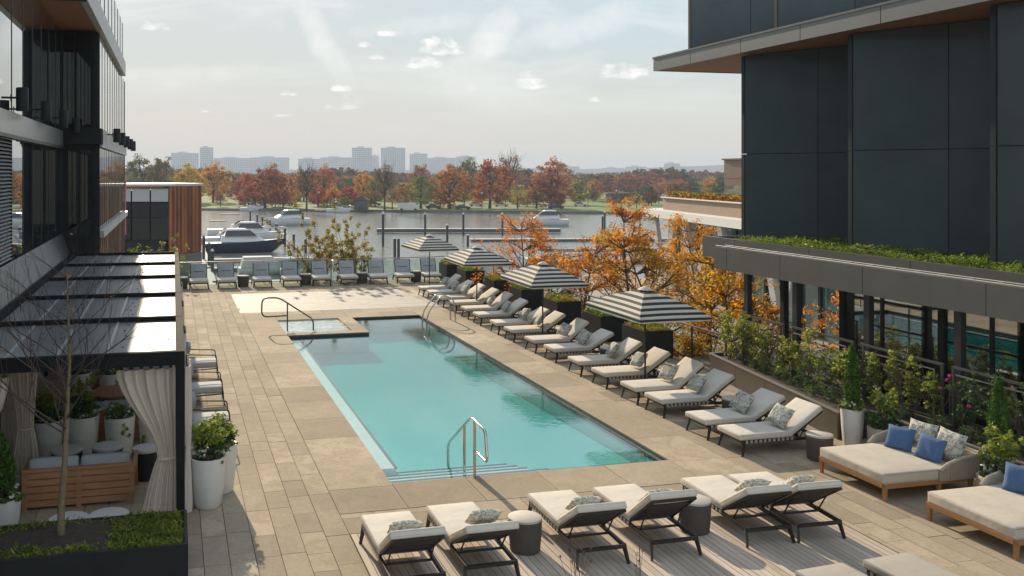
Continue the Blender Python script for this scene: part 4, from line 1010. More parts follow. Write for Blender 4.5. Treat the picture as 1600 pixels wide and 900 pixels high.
for x, y in ((-.3, -.28), (.3, -.28), (-.3, .28), (.3, .28)): b = MB(); b.bar((x, y, .36), (x * 1.15, y * 1.15, 0), .045, .045, w1=.03, h1=.03); b.build('leg', TEAK, t, smooth=False)
pillow('patterned pillow standing in the rope armchair at the bottom right corner', (9.02, 7.70, .70), (R(-14), 0, R(12)), scale=(1.1, 1.1, 1.0))

# black framed armchairs along the cabanas (face +x)
def make_armchair():
    t = thing('armchair', 'x', 'armchair'); ch = []; hw = .34
    b = MB()
    for s in (-1, 1):
        b.tube(arc([(0.02, s * hw, .62), (.70, s * hw, .58), (.76, s * hw, 0)], 3, .08), .014, 6); b.tube([(.02, s * hw, .62), (-.06, s * hw, 0)], .014, 6); b.tube([(0.0, s * hw, .23), (.74, s * hw, .26)], .012, 6)
        b.tube([(.02, s * hw, .62), (-.10, s * hw, .80)], .014, 6)
    b.tube([(.74, -hw, .26), (.74, hw, .26)], .012, 6); b.tube([(-.10, -hw, .80), (-.10, hw, .80)], .012, 6); b.tube([(0, -hw, .24), (0, hw, .24)], .012, 6)
    ch.append((b.build('frame', BLACK, t), []))
    M = Matrix.Rotation(R(-72), 3, 'Y')
    LG = mat('chair_cushion', (.50, .48, .45), .9, var=.05, vscale=6)
    b = MB(); b.soft((.38, 0, .335), (.70, .60, .14), .04, puff=.012); o = b.build('seat_cushion', LG, t, angle=60); ch.append((o, []))
    p = MB(); p.soft((-.005, 0, .60), (.46, .62, .13), .05, M, puff=.01); ch.append((p.build('back_cushion', GREYCUSH, t, angle=60), []))
    return t, ch
ac, acc = make_armchair()
for i, (y, l) in enumerate(((17.5, 'black framed armchair with pale cushions nearest the white planters, beside the cabanas'), (20.1, 'black framed armchair with pale cushions in the middle of the three beside the cabanas'), (22.7, 'black framed armchair with pale cushions farthest of the three beside the cabanas'))):
    if i == 0: ac.location = (.30, y, 0); tag(ac, l, group='armchairs beside the cabanas')
    else: copy_tree(ac, acc, (.30, y, 0), 0, l, 'armchairs beside the cabanas')

# =================================================================== CABANAS
CY = [13.62, 16.94, 20.30, 23.75, 27.2, 30.6]
def cloth_mat():
    m = mat('linen_curtain', (.88, .79, .68), .9, var=.05, vscale=7, bump=.08, bscale=200); nt = m.node_tree; N = nt.nodes; L = nt.links; p = N['Principled BSDF']
    t = N.new('ShaderNodeBsdfTranslucent'); t.inputs[0].default_value = (.80, .72, .63, 1); x = N.new('ShaderNodeMixShader'); x.inputs[0].default_value = .35
    L.new(p.outputs[0], x.inputs[1]); L.new(t.outputs[0], x.inputs[2]); L.new(x.outputs[0], N['Material Output'].inputs[0]); return m
CLOTH = cloth_mat()
def roof_mat():
    m = mat('cabana_roof_panel', (.26, .27, .285), .28, .0, var=.16, vscale=.9, spec=.8); nt = m.node_tree; N = nt.nodes; L = nt.links; p = N['Principled BSDF']
    t = N.new('ShaderNodeBsdfTranslucent'); t.inputs[0].default_value = (.75, .75, .74, 1); x = N.new('ShaderNodeMixShader'); x.inputs[0].default_value = .42
    L.new(p.outputs[0], x.inputs[1]); L.new(t.outputs[0], x.inputs[2]); L.new(x.outputs[0], N['Material Output'].inputs[0]); return m
ROOFM = roof_mat()
WOODB = mat('cabana_wood', (.34, .155, .065), .6, color2=(.48, .24, .11), vscale=2.5, stretch=(1, 1, 10))
for i in range(5):
    y0, y1 = CY[i], CY[i + 1]
    nm = ['with grey roof panel, nearest of the row', 'second from the camera', 'third from the camera', 'fourth from the camera', 'farthest of the row'][i]
    t = thing('cabana', f'black framed poolside cabana {nm}' if i else 'black framed cabana nearest the camera, with linen curtains and a wooden sofa inside', 'cabana', (-1.5, y0, 0), 0, 'cabanas along the glass building')
    def cp(mb, name, m, **k): return part(mb, name, m, t, **k)
    b = MB(); b.b2(-3.12, .16, y0 - .055, y0 + .055, 2.20, 2.40); cp(b, 'front_beam', MATTE)
    if i == 4: b = MB(); b.b2(-3.12, .16, y1 - .055, y1 + .055, 2.20, 2.40); cp(b, 'back_beam', MATTE)
    b = MB(); b.b2(.04, .16, y0 + .056, y1 - .056, 2.20, 2.395); cp(b, 'side_beam', MATTE)
    b = MB(); b.b2(-3.12, -3.0, y0 + .056, y1 - .056, 2.20, 2.395); cp(b, 'side_beam', MATTE)
    b = MB(); b.b2(-2.99, .035, y0 + .07, y1 - .07, 2.285, 2.325); cp(b, 'roof_panel', ROOFM)
    b = MB()
    for x in (-2.35, -1.65, -.95): b.b2(x - .02, x + .02, y0 + .08, y1 - .08, 2.325, 2.337)
    cp(b, 'roof_seam', mat('roof_seam', (.38, .39, .40), .4, .4))
    b = MB()
    for x in (-2.1, -1.8, -.8, -.35, -.08):
        for k in range(6): b.lathe([(0, 0), (.016, 0), (.014, .012), (0, .014)], 6, (x + .05 * (k % 2), y0 + .35 + k * .5, 2.325))
    o = cp(b, 'roof_bolts', mat('bolt', (.03, .03, .03), .5)); o['kind'] = 'stuff'
    for x in (.10, -3.06):
        b = MB(); b.b2(x - .06, x + .06, y0 - .06, y0 + .06, 0, 2.2); cp(b, 'post', MATTE)
    if i < 3:
        b = MB()
        for k in range(20): b.bar((-3.10, y0 + .07, .08 + k * .105), (-3.10, y1 - .07, .08 + k * .105), .10, .018, up=(.8, 0, 1))
        o = cp(b, 'louvre_wall', mat('cabana_louvre', (.05, .042, .04), .6)); o['kind'] = 'stuff'
def curtain(label, p0, p1, ztop, gather, zt, flare0, flare1, seed, folds=6.5, amp=.045):
    """Pleated cloth hung between p0 and p1, tied in at height zt towards point gather."""
    r = random.Random(seed); p0, p1, g = Vector((*p0, 0)), Vector((*p1, 0)), Vector((*gather, 0)); f0, f1 = Vector((*flare0, 0)), Vector((*flare1, 0))
    n, mrow = 72, 26; vs = []; fs = []; ph = [r.uniform(-.6, .6) for _ in range(6)]
    nrm = Vector((-(p1 - p0).y, (p1 - p0).x, 0)).normalized()
    for j in range(mrow + 1):
        t_ = j / mrow; z = ztop * (1 - t_) + .01 * t_
        zz = ztop - zt
        for i in range(n + 1):
            s = i / n; top = p0.lerp(p1, s); tie = g + (p1 - p0).normalized() * (s - .5) * .26; bot = f0.lerp(f1, s)
            if z > zt: k = (ztop - z) / (ztop - zt); k = k * k * (3 - 2 * k); q = top.lerp(tie, k)
            else: k = (zt - z) / zt; k = k ** .75; q = tie.lerp(bot, k)
            wv = math.sin(s * folds * 2 * math.pi + ph[0] + .6 * math.sin(t_ * 3 + ph[1])) + .4 * math.sin(s * folds * 3.7 + ph[2] + t_ * 2)
            tight = 1 - .35 * math.exp(-((z - zt) / .22) ** 2)
            q = q + nrm * wv * amp * tight; vs.append((q.x, q.y, z))
    for j in range(mrow):
        for i in range(n): fs.append((j * (n + 1) + i, j * (n + 1) + i + 1, (j + 1) * (n + 1) + i + 1, (j + 1) * (n + 1) + i))
    base = Vector((g.x, g.y, 0)); t = thing('curtain', label, 'curtain', base, 0, 'linen curtains of the cabanas')
    b = MB(); b.add(vs, fs); part(b, 'cloth', CLOTH, t, smooth=True, angle=180)
    b = MB(); b.lathe([(.072, -.018), (.082, 0), (.072, .018)], 16, (g.x, g.y, zt), 0, 1.7, .8); part(b, 'tie_band', CLOTH, t, smooth=True)
    b = MB()
    for k in range(6):
        q = p0.lerp(p1, (k + .5) / 6); b.lathe([(.022, -.012), (.03, 0), (.022, .012)], 8, (q.x, q.y, ztop + .03)); b.bar((q.x, q.y, ztop), (q.x, q.y, ztop + .10), .012, .005)
    part(b, 'hooks', BLACK, t)['kind'] = 'stuff'
    return t
curtain('pale linen curtain tied back at the right front post of the nearest cabana', (-.80, 13.74), (.03, 13.74), 2.12, (-.10, 13.76), .80, (-.46, 13.72), (.03, 13.76), 1, folds=5.5)
curtain('pale linen curtain outside the right front post, hanging beside the armchairs', (.20, 13.72), (.21, 14.6), 2.12, (.22, 13.9), .9, (.20, 13.62), (.26, 14.15), 2, folds=6)
curtain('pale linen curtain tied back at the left front post of the nearest cabana', (-2.98, 13.74), (-2.25, 13.74), 2.10, (-2.72, 13.76), .85, (-2.98, 13.74), (-2.42, 13.74), 3)
curtain('pale linen curtain hanging straight in front of the dark louvres inside the nearest cabana', (-2.62, 15.5), (-2.1, 15.5), 2.1, (-2.30, 15.5), .9, (-2.55, 15.5), (-2.05, 15.5), 4, folds=7)
curtain('linen curtain at the left rear post between the first two cabanas', (-2.95, 16.75), (-2.4, 16.75), 2.1, (-2.75, 16.78), .9, (-2.9, 16.75), (-2.5, 16.75), 5, folds=6)
for i, yy in enumerate((16.94, 20.3, 23.75)):
    curtain('linen curtain beside the second cabana post' if i == 0 else 'linen curtain beside the %s cabana post along the armchairs' % ('third' if i == 1 else 'fourth'), (.19, yy - .4), (.20, yy + .4), 2.12, (.20, yy), .95, (.19, yy - .22), (.22, yy + .22), 10 + i, folds=5, amp=.022)

# wooden sofas: back seen from outside, faces +y
def sofa(label, x0, x1, y, h=.58, depth=.85, seats=2):
    t = thing('wooden_sofa', label, 'sofa', ((x0 + x1) / 2, y, 0), 0, 'wooden sofas in the cabanas')
    c = (x0 + x1) / 2; n = 5; sl = (h - .06) / n
    for k in range(n):
        b = MB(); b.b2(x0 + .05, x1 - .05, y, y + .025, .05 + k * sl, .05 + (k + 1) * sl - .012); part(b, 'back_slat', WOODB, t)
    for x in (x0 + .03, c, x1 - .03): b = MB(); b.b2(x - .035, x + .035, y - .014, y + .036, 0, h - .01); part(b, 'back_post', WOODB, t)
    b = MB(); b.b2(x0, x1, y - .022, y + .05, h - .012, h + .03); part(b, 'top_rail', WOODB, t)
    for x in (x0, x1):
        b = MB(); b.b2(x - .03, x + .03, y + .052, y + depth, .50, .545); b.b2(x - .025, x + .025, y + depth - .06, y + depth, 0, .50); part(b, 'arm', WOODB, t)
    b = MB(); b.b2(x0 + .03, x1 - .03, y + .06, y + depth, .20, .27); part(b, 'seat_frame', WOODB, t)
    w = (x1 - x0 - .1) / seats
    for k in range(seats):
        b = MB(); b.soft((x0 + .05 + (k + .5) * w, y + depth * .55, .345), (w - .02, depth * .86, .15), .04, puff=.01); part(b, 'seat_cushion', GREYCUSH, t, smooth=True, angle=60)
        b = MB(); b.soft((x0 + .05 + (k + .5) * w, y + .15, .575), (w - .02, .16, .32), .06, Matrix.Rotation(R(-9), 3, 'X'), puff=.01); part(b, 'back_cushion', GREYCUSH, t, smooth=True, angle=60)
    return t
sofa('slatted wooden sofa with grey cushions seen from behind, nearest in the cabana', -2.16, -.58, 14.3)
sofa('slatted wooden sofa with grey cushion behind the white planters of the nearest cabana', -2.1, -.22, 17.55)
sofa('slatted wooden sofa farther back in the cabana row, beyond the round wooden table', -1.9, .0, 20.95)
sofa('slatted wooden sofa seen farthest under the cabana roofs', -2.3, -.3, 24.3)
WT = mat('white_table_top', (.60, .58, .55), .5)
def stool(x, y, r, h, label):
    t = thing('round_table', label, 'table', (x, y, 0), 0, 'black drum tables with white tops in the cabana')
    b = MB(); b.lathe([(0, 0), (r * .92, 0), (r * .94, .02), (r * .97, h - .05), (0, h - .05)], 26); b.build('table_body', BLACK, t)
    b = MB(); b.lathe([(0, h - .048), (r * .98, h - .048), (r, h - .03), (r, h - .008), (r * .97, h), (0, h)], 26); b.build('table_top', WT, t)
stool(-1.68, 15.6, .25, .52, 'round white topped drum table behind the bare tree trunk in the cabana')
stool(-1.05, 15.62, .25, .52, 'round white topped drum table in front of the middle white planter in the cabana')
stool(-.44, 15.42, .22, .50, 'tall black drum table half hidden by the right curtain')
stool(-1.38, 13.05, .27, .30, 'low round white topped stool left of its twin, behind the planter grass')
stool(-.86, 13.08, .27, .30, 'low round white topped stool at the right, behind the planter grass')
t = thing('wooden_table', 'round slatted teak table behind the second wooden sofa', 'table', (-1.1, 18.75, 0))
for k in range(9):
    xk = -.44 + k * .11; hl = math.sqrt(max(.01, .49 ** 2 - xk ** 2)); b = MB(); b.b2(xk - .051, xk + .051, -hl, hl, .66, .69); b.build('table_slat', TEAK, t, smooth=False)
b = MB(); b.lathe([(.40, .60), (.44, .60), (.44, .655), (.40, .655), (.40, .60)], 24); b.build('apron', TEAKDARK, t)
for a in range(4): b = MB(); q = R(45 + 90 * a); b.bar((.36 * math.cos(q), .36 * math.sin(q), .62), (.40 * math.cos(q), .40 * math.sin(q), 0), .05, .05); b.build('leg', TEAKDARK, t, smooth=False)

# =================================================================== POTS AND PLANTERS
prng = np.random.default_rng(77)
def pot_plant(label, x, y, r, h, kind='mix', ph=.5, group='white planters', flowers=True, rope=False, name='potted_plant'):
    t = thing(name, label, 'potted plant', (x, y, 0), 0, group)
    b = MB()
    if rope: b.lathe([(0, 0), (r * .80, 0), (r * .9, .04), (r, h * .6), (r * 1.02, h - .02), (r * .98, h), (r * .90, h), (r * .88, h - .06), (0, h - .06)], 26)
    else: b.lathe([(0, 0), (r * .70, 0), (r * .78, .03), (r * .92, h * .5), (r, h - .03), (r, h), (r * .90, h), (r * .88, h - .07), (0, h - .07)], 28)
    b.build('pot', WICKER if rope else WHITEPOT, t)
    b = MB(); b.lathe([(0, h - .05), (r * .885, h - .055)], 20); b.build('soil', SOIL, t)
    if kind == 'mix':
        pts = clumps(prng, 26, 22, (0, 0, h + ph * .25), (r * 1.0, r * 1.0, ph * .35), .10, .3)
        link('foliage', leaf_mesh('foliage', pts, .075, G_DARK, prng, .5), t)
        b = MB(); ends = []
        for k in range(6): branches(b, prng, (prng.normal() * .05, prng.normal() * .05, h - .05), (prng.normal() * .25, prng.normal() * .25, 1), ph * .75, .009, 1, ends, .5, .5, 3)
        b.build('stems', BARK, t)['kind'] = 'stuff'
        pts = np.concatenate([blob_points(prng, 20, e, (.10, .10, .12), .2) for e in ends])
        link('upper_foliage', leaf_mesh('upper_foliage', pts, .075, G_LIME, prng, .5), t)
        pts = blob_points(prng, 90, (0, 0, h + .03), (r * 1.15, r * 1.15, .12), .8); pts[:, 2] = np.abs(pts[:, 2] - h) + h - .06
        link('trailing_leaves', leaf_mesh('trailing_leaves', pts, .07, G_MID, prng, .6, droop=.5), t)
    elif kind == 'low':
        pts = clumps(prng, 22, 22, (0, 0, h + .06), (r * 1.1, r * 1.1, .14), .08, .3)
        link('foliage', leaf_mesh('foliage', pts, .07, G_MID, prng, .55), t)
        pts = np.concatenate([blob_points(prng, 14, (r * .95 * math.cos(a), r * .95 * math.sin(a), h - .1 - .07 * k), (.05, .05, .06), .2) for k, a in enumerate((-1.2, -1.1, -1.3, -.9, -2.2, -2.3))])
        link('trailing_leaves', leaf_mesh('trailing_leaves', pts, .06, G_LIME, prng, .6, droop=.6), t)
    elif kind == 'cone':
        n = 2600; zz = prng.random(n) ** 1.15; rad = r * .82 * (np.sin(np.minimum(1, (1 - zz) * 1.15) * math.pi / 2) ** .8) * (.72 + .28 * np.sin(zz * 40) * .3 + .15 * prng.random(n)); an = prng.random(n) * 6.283
        rad = np.where(zz < .1, rad * (.6 + zz * 4), rad)
        pts = np.stack([rad * np.cos(an), rad * np.sin(an), h + .12 + zz * ph], 1)
        link('foliage', leaf_mesh('foliage', pts, .065, G_ARB, prng, .35, up=.0, droop=-.9), t)
        b = MB(); b.tube([(0, 0, h - .05), (0, 0, h + ph * .8)], [.02, .008], 6); b.build('stems', BARK, t)['kind'] = 'stuff'
        pts = clumps(prng, 22, 16, (0, 0, h + .02), (r * 1.05, r * 1.05, .10), .08, .5)
        link('trailing_leaves', leaf_mesh('trailing_leaves', pts, .07, G_MID, prng, .6, droop=.3), t)
    if flowers:
        cen = blob_points(prng, 16, (0, 0, h + .08), (r * 1.1, r * 1.1, .12), .85); cen[:, 2] = np.maximum(cen[:, 2], h - .02)
        pts = np.concatenate([blob_points(prng, 7, c, (.028, .028, .02), .4) for c in cen]); link('flowers', leaf_mesh('flowers', pts, .035, PETAL, prng, .9), t)['kind'] = 'stuff'
    return t
pot_plant('tall white planter with green shrub and white flowers in front of the armchairs', .50, 13.92, .265, .74, ph=.46)
pot_plant('tall white planter tucked behind the flowering one beside the armchairs', .72, 14.5, .255, .74, ph=.38)
pot_plant('white planter with leafy shrub in the middle of the nearest cabana', -1.54, 16.85, .27, .72, ph=.55)
pot_plant('white planter with trailing white flowers right of the shrub in the nearest cabana', -.92, 16.75, .265, .70, 'low')
pot_plant('white planter half hidden behind the right curtain of the nearest cabana', -.36, 16.8, .25, .70, 'low', flowers=False)
pot_plant('white planter behind the bare tree trunk in the nearest cabana', -2.12, 16.7, .27, .72, ph=.45)
pot_plant('white planter with dark foliage standing beyond the round teak table', -1.28, 20.4, .27, .70, 'low', flowers=True)
pot_plant('white planter farther left beyond the round teak table', -1.95, 20.4, .27, .74, ph=.5)
pot_plant('white planter with a clipped cone at the left edge of the nearest cabana', -2.30, 13.45, .26, .52, 'cone', ph=.75)
pot_plant('slim white planter with a tall clipped cone at the far end of the full daybed', 12.08, 14.18, .20, .68, 'cone', ph=1.05, group='white planters by the daybeds')
pot_plant('round rope covered planter with shrub beside the far arm of the full daybed', 12.28, 13.66, .25, .46, rope=True, ph=.55, group='rope planters by the daybeds')
pot_plant('slim white planter with a tall clipped cone between the two daybeds', 12.36, 11.40, .21, .66, 'cone', ph=1.05, group='white planters by the daybeds')
pot_plant('round rope covered planter with shrub between the two daybeds', 12.02, 11.06, .30, .44, rope=True, ph=.6, group='rope planters by the daybeds')

def grass_tuft(rng, n, x0, x1, y0, y1, z, h):
    gx = x0 + rng.random(n) * (x1 - x0); gy = y0 + rng.random(n) * (y1 - y0)
    return np.stack([gx, gy, z + rng.random(n) * h * (.5 + .5 * np.sin(gx * 9 + gy * 7) ** 2)], 1)
def trough(label, x, y, w, l, h, i):
    t = thing('planter_box', label, 'planter', (x, y, 0), 0, 'dark planter boxes along the right balustrade')
    b = MB(); tk = .03
    b.b2(-w / 2, w / 2, 0, tk, 0, h); b.b2(-w / 2, w / 2, l - tk, l, 0, h); b.b2(-w / 2, -w / 2 + tk, tk, l - tk, 0, h); b.b2(w / 2 - tk, w / 2, tk, l - tk, 0, h); b.b2(-w / 2 + tk, w / 2 - tk, tk, l - tk, 0, h - .06)
    b.build('box', BLACK, t, smooth=False)
    r = np.random.default_rng(100 + i)
    link('grass', leaf_mesh('planter_grass', grass_tuft(r, 1300, -w / 2 + .04, w / 2 - .04, .04, l - .04, h - .05, .13), .13, G_YEL if i % 2 == 0 else G_GRASS, r, .16, up=.05, droop=-1.2), t)
    pts = np.concatenate([blob_points(r, 24, (r.uniform(-w / 2 + .1, w / 2 - .1), r.uniform(.15, l - .15), h + .08), (.10, .10, .10), .3) for _ in range(9)])
    link('foliage', leaf_mesh('planter_leaves', pts, .08, (G_MID, G_YEL, G_LIME)[i % 3], r, .5), t)
for i, (y, l) in enumerate(((21.95, 'dark planter box right behind the nearest striped umbrella'), (24.5, 'dark planter box second nearest along the right balustrade'), (27.62, 'dark planter box third nearest along the right balustrade'), (30.75, 'dark planter box fourth nearest along the right balustrade'), (33.7, 'dark planter box fifth nearest along the right balustrade'), (37.2, 'dark planter box behind the farthest poolside lounger'), (40.0, 'dark planter box in the far right corner of the terrace'))):
    trough(l, 12.62, y, .86, 1.25, .75, i)

# glass balustrades
GCL = glass_mat('balustrade_glass', tint=(.86, .93, .91), ior=1.45)
def balustrade(label, pts, h=.98, step=1.5, name='glass_balustrade'):
    t = thing(name, label, 'railing', (*pts[0], 0)); o0 = Vector((*pts[0], 0))
    for a, c in zip(pts[:-1], pts[1:]):
        A_ = Vector((*a, 0)) - o0; B_ = Vector((*c, 0)) - o0; L_ = (B_ - A_).length; n = max(1, round(L_ / step)); u = (B_ - A_) / n
        for k in range(n):
            p = A_ + u * k; q = A_ + u * (k + 1); e = u.normalized() * .02
            b = MB(); b.bar(p + e + Vector((0, 0, h / 2)), q - e + Vector((0, 0, h / 2)), .016, h - .08); b.build('glass_panel', GCL, t, smooth=False)
            b = MB(); b.bar(p, p + Vector((0, 0, h)), .035, .035); b.build('post', DARKMETAL, t, smooth=False)
        b = MB(); b.bar(A_ + Vector((0, 0, h + .02)), B_ + Vector((0, 0, h + .02)), .06, .035); b.build('top_rail', mat('rail_metal', (.30, .29, .28), .35, .7), t, smooth=False)
    b = MB(); e = Vector((*pts[-1], 0)) - o0; b.bar(e, e + Vector((0, 0, h)), .035, .035); b.build('post', DARKMETAL, t, smooth=False)
balustrade('glass balustrade across the far end of the terrace behind the grey backed loungers', [(-2.2, 41.3), (13.2, 41.3)])
balustrade('glass balustrade with pale top rail running along the right side behind the dark planters', [(13.28, 19.9), (13.28, 41.25)], .92)

# tree planter in the foreground
t = thing('tree_planter', 'big black steel planter with grass and mulch in the lower left corner', 'planter', (-1.6, 11.6, 0))
b = MB(); b.b2(-5.0, .17, 11.04, 11.08, -.02, .60); b.b2(.13, .17, 11.08, 12.12, -.02, .60); b.b2(-5.0, .17, 12.12, 12.16, -.02, .60); b.b2(-5, .13, 11.08, 12.12, 0, .53); part(b, 'box', BLACK, t)
b = MB(); nx, ny = 60, 14; r = np.random.default_rng(5)
vs = [(-5 + 5.13 * i / nx, 11.08 + 1.04 * j / ny, .535 + .035 * r.random() + .05 * math.exp(-(((-5 + 5.13 * i / nx) + 1.33) / .7) ** 2)) for i in range(nx + 1) for j in range(ny + 1)]
b.add(vs, [(i * (ny + 1) + j, (i + 1) * (ny + 1) + j, (i + 1) * (ny + 1) + j + 1, i * (ny + 1) + j + 1) for i in range(nx) for j in range(ny)]); part(b, 'mulch', SOIL, t)
n = 15000; gx = -4.6 + r.random(n) * 4.7; gy = 11.1 + r.random(n) * 1.0
dens = np.sin(gx * 4.1 + 1) * .25 + np.sin(gy * 9 + gx * 3) * .25 + np.where(gx > -.75, .65, 0) + np.where((gy < 11.35) | (gy > 11.98), .42, 0) + np.where(gx < -2.0, .25, 0) - np.where((np.abs(gx + 1.35) < .55) & (gy > 11.3) & (gy < 11.95), .8, 0)
k = r.random(n) < np.clip(dens + .12, 0, 1); gx, gy = gx[k], gy[k]
c = np.stack([gx, gy, .56 + r.random(len(gx)) * (.06 + .07 * np.clip(np.sin(gx * 7.3 + np.sin(gy * 11) * 1.5) * np.sin(gy * 13 + gx * 2), 0, 1))], 1); o = link('grass', leaf_mesh('planter_tufts', c, .085, leaf_mat('planter_grass', [(.06, .12, .012), (.14, .22, .02), (.27, .32, .04), (.34, .28, .08)]), r, .2, up=.05, droop=-1.0)); o.parent = t; o.matrix_parent_inverse = Matrix.Translation(t.location).inverted(); o['kind'] = 'stuff'
# the bare young tree
tr_ = thing('bare_tree', 'slender leafless tree growing from the black planter in front of the cabana', 'tree', (-1.33, 11.72, .55))
b = MB(); r = np.random.default_rng(16); pts = []; q = Vector((0, 0, -.05)); d = Vector((.01, 0, 1))
rad = []; 
for i in range(15):
    pts.append(q.copy()); rad.append(.044 * (1 - i / 15) ** 1.15 + .005); d = (d + Vector((r.normal() * .03, r.normal() * .03, .05))).normalized(); q = q + d * .235
b.tube(pts, rad, 9); ends = []
tb = b.build('trunk', BARKPALE, tr_)
b = MB()
for i in range(5, 14):
    for k in range(3):
        a = r.random() * 6.283; pp_ = pts[i] + (pts[i + 1 if i < 14 else i] - pts[i]) * r.random()
        ln = (1.5 - .06 * i) * (.75 + .5 * r.random())
        branches(b, r, pp_, (math.cos(a) * .9, math.sin(a) * .9, .75), ln, rad[i] * .34 + .001, 2, ends, .55, .55, 3, taper=.45)
b.build('branches', mat('twig', (.085, .06, .05), .85, var=.2, vscale=20), tr_)
pts = np.array([ends[i] for i in r.choice(len(ends), 14)]); link('last_leaves', leaf_mesh('last_leaves', pts, .05, L_RUST, r, .6), tr_)

# =================================================================== PLANT BED ON THE RIGHT
G_BED = leaf_mat('leaf_bed_lime', [(.15, .21, .03), (.32, .37, .06), (.46, .45, .10)], trans=.45)
t = thing('bed_wall', 'low dark metal retaining wall along the planted bed behind the near loungers', 'wall', (12.0, 14.3, 0))
def bw(p0, p1):
    p0, p1 = Vector((*p0, 0)), Vector((*p1, 0)); n = max(1, round((p1 - p0).length / 1.25))
    for k in range(n):
        a = p0.lerp(p1, k / n); c = p0.lerp(p1, (k + 1) / n); e = (c - a).normalized() * .006
        q = MB(); q.bar(a + e + Vector((0, 0, .25)), c - e + Vector((0, 0, .25)), .05, .50); part(q, 'wall_panel', mat('bed_wall_metal', (.12, .105, .085), .45, .4, var=.1), t)
    q = MB(); q.bar(p0 + Vector((0, 0, .51)), p1 + Vector((0, 0, .51)), .085, .025); part(q, 'coping', mat('bed_coping', (.24, .22, .20), .5, .3), t)
bw((12.07, 14.52), (12.92, 20.0)); bw((12.92, 20.03), (13.3, 20.03)); bw((12.10, 14.49), (12.72, 14.49)); bw((12.72, 14.46), (12.72, 8.0))
b = MB(); b.prism([(12.14, 14.5), (14.1, 14.5), (14.1, 19.9), (12.95, 19.9)], 0, .46); b.b2(12.76, 14.1, 8.0, 14.5, 0, .455); part(b, 'soil', SOIL, t)
TR = mat('trellis_metal', (.16, .15, .14), .4, .6)
for i, (y0, y1, l) in enumerate(((19.2, 17.72, 'farthest'), (17.4, 15.58, 'second farthest'), (15.28, 13.38, 'second nearest'), (13.14, 10.6, 'nearest'))):
    t = thing('trellis', f'grey metal trellis frame with wires, {l} in the planted bed', 'trellis', (13.28, y1, .4), 0, 'trellis frames in the planted bed'); L_ = y0 - y1
    b = MB(); b.bar((0, 0, -.1), (0, 0, 1.16), .04, .04); b.build('post', TR, t, smooth=False)
    b = MB(); b.bar((0, L_, -.1), (0, L_, 1.16), .04, .04); b.build('post', TR, t, smooth=False)
    b = MB(); b.bar((0, -.02, 1.18), (0, L_ + .02, 1.18), .05, .04); b.build('top_rail', TR, t, smooth=False)
    b = MB(); b.bar((-.06, .12, 1.07), (-.06, L_ - .1, 1.07), .02, .02); b.bar((-.06, .12, 1.07), (-.06, .12, -.1), .02, .02); b.build('inner_rail', mat('trellis_light', (.42, .41, .38), .35, .7), t, smooth=False)
    b = MB()
    for k in range(5): b.tube([(0, 0, .1 + k * .2), (0, L_, .1 + k * .2)], .004, 4)
    b.build('wire', TR, t)
def shrub(label, x, y, z, w, h, m, n=60, per=26, leaf=.065, group='shrubs in the planted bed', name='shrub', cl=.13, asp=.55, ph=None):
    t = thing(name, label, 'shrub', (x, y, z), 0, group); b = MB(); e = []
    for k in range(4): branches(b, prng, (prng.normal() * .04, prng.normal() * .04, 0), (prng.normal() * .35, prng.normal() * .35, 1), h * .72, .011, 1, e, .5, .4, 3)
    b.build('stems', BARK, t)['kind'] = 'stuff'
    link('foliage', leaf_mesh('shrub_leaves', clumps(prng, n, per, (0, 0, h * .55), (w[0] / 2, w[1] / 2, h * .5), cl, .35), leaf, m, prng, asp, up=.2), t)
    return t
k = 0
for y, h, m in ((19.5, 1.15, G_BED), (18.85, 1.25, G_LIME), (18.2, 1.05, G_BED), (17.35, .95, G_BED), (16.7, 1.15, G_BED), (16.1, .9, G_LIME), (15.55, 1.0, G_BED)):
    shrub(f'leafy climbing shrub on the trellis, {ORD[k]} from the far end of the bed', 13.1, y, .45, (.42, .62), h, m, 34, 22, .066); k += 1
for y, h in ((14.95, 1.15), (14.45, 1.25), (13.95, 1.2), (13.5, 1.05)):
    shrub(f'narrow espaliered vine on the trellis, {ORD[k]} from the far end of the bed', 13.2, y, .45, (.24, .26), h, G_BED, 30, 20, .062, 'vines on the trellis', 'climbing_vine', .10); k += 1
for y, h in ((12.75, 1.15), (12.1, 1.2), (11.5, 1.15), (10.9, 1.1), (10.3, 1.0)):
    shrub(f'dark glossy shrub in the shade right of the last post, {ORD[k - 11]} from the post', 13.2, y, .45, (.5, .6), h, G_DARK, 34, 22, .055, 'dark shrubs right of the last post'); k += 1
gi = 0
for y in (19.55, 19.0, 18.4, 17.85, 17.2, 16.55, 15.95, 15.35, 14.75):
    x = 12.30 + (y - 14.2) * .152 + .12
    shrub(f'low dark evergreen tuft behind the retaining wall, {ORD[gi]} from the far end', x, y, .44, (.42, .46), .34, G_DARK if gi % 2 else G_MID, 20, 20, .05, 'low evergreens behind the retaining wall', 'low_shrub', .09, .3); gi += 1
for y in (14.0, 13.2, 12.5, 11.8):
    shrub(f'low dark evergreen tuft behind the daybeds, {ORD[gi - 9]} from the far end', 13.0, y, .44, (.4, .5), .30, G_DARK, 18, 18, .05, 'low evergreens behind the daybeds', 'low_shrub', .09, .3); gi += 1
pk = thing('pink_flowers', 'few magenta flowers beside the last canopy post', 'flowers', (13.15, 13.1, .45))
link('petals', leaf_mesh('petals', np.concatenate([blob_points(prng, 8, c, (.03, .03, .03), .4) for c in ((0, 0, 1.0), (-.05, .15, .75), (.02, .1, .9), (-.1, -.5, .6))]), .05, PINK, prng, .8), pk)
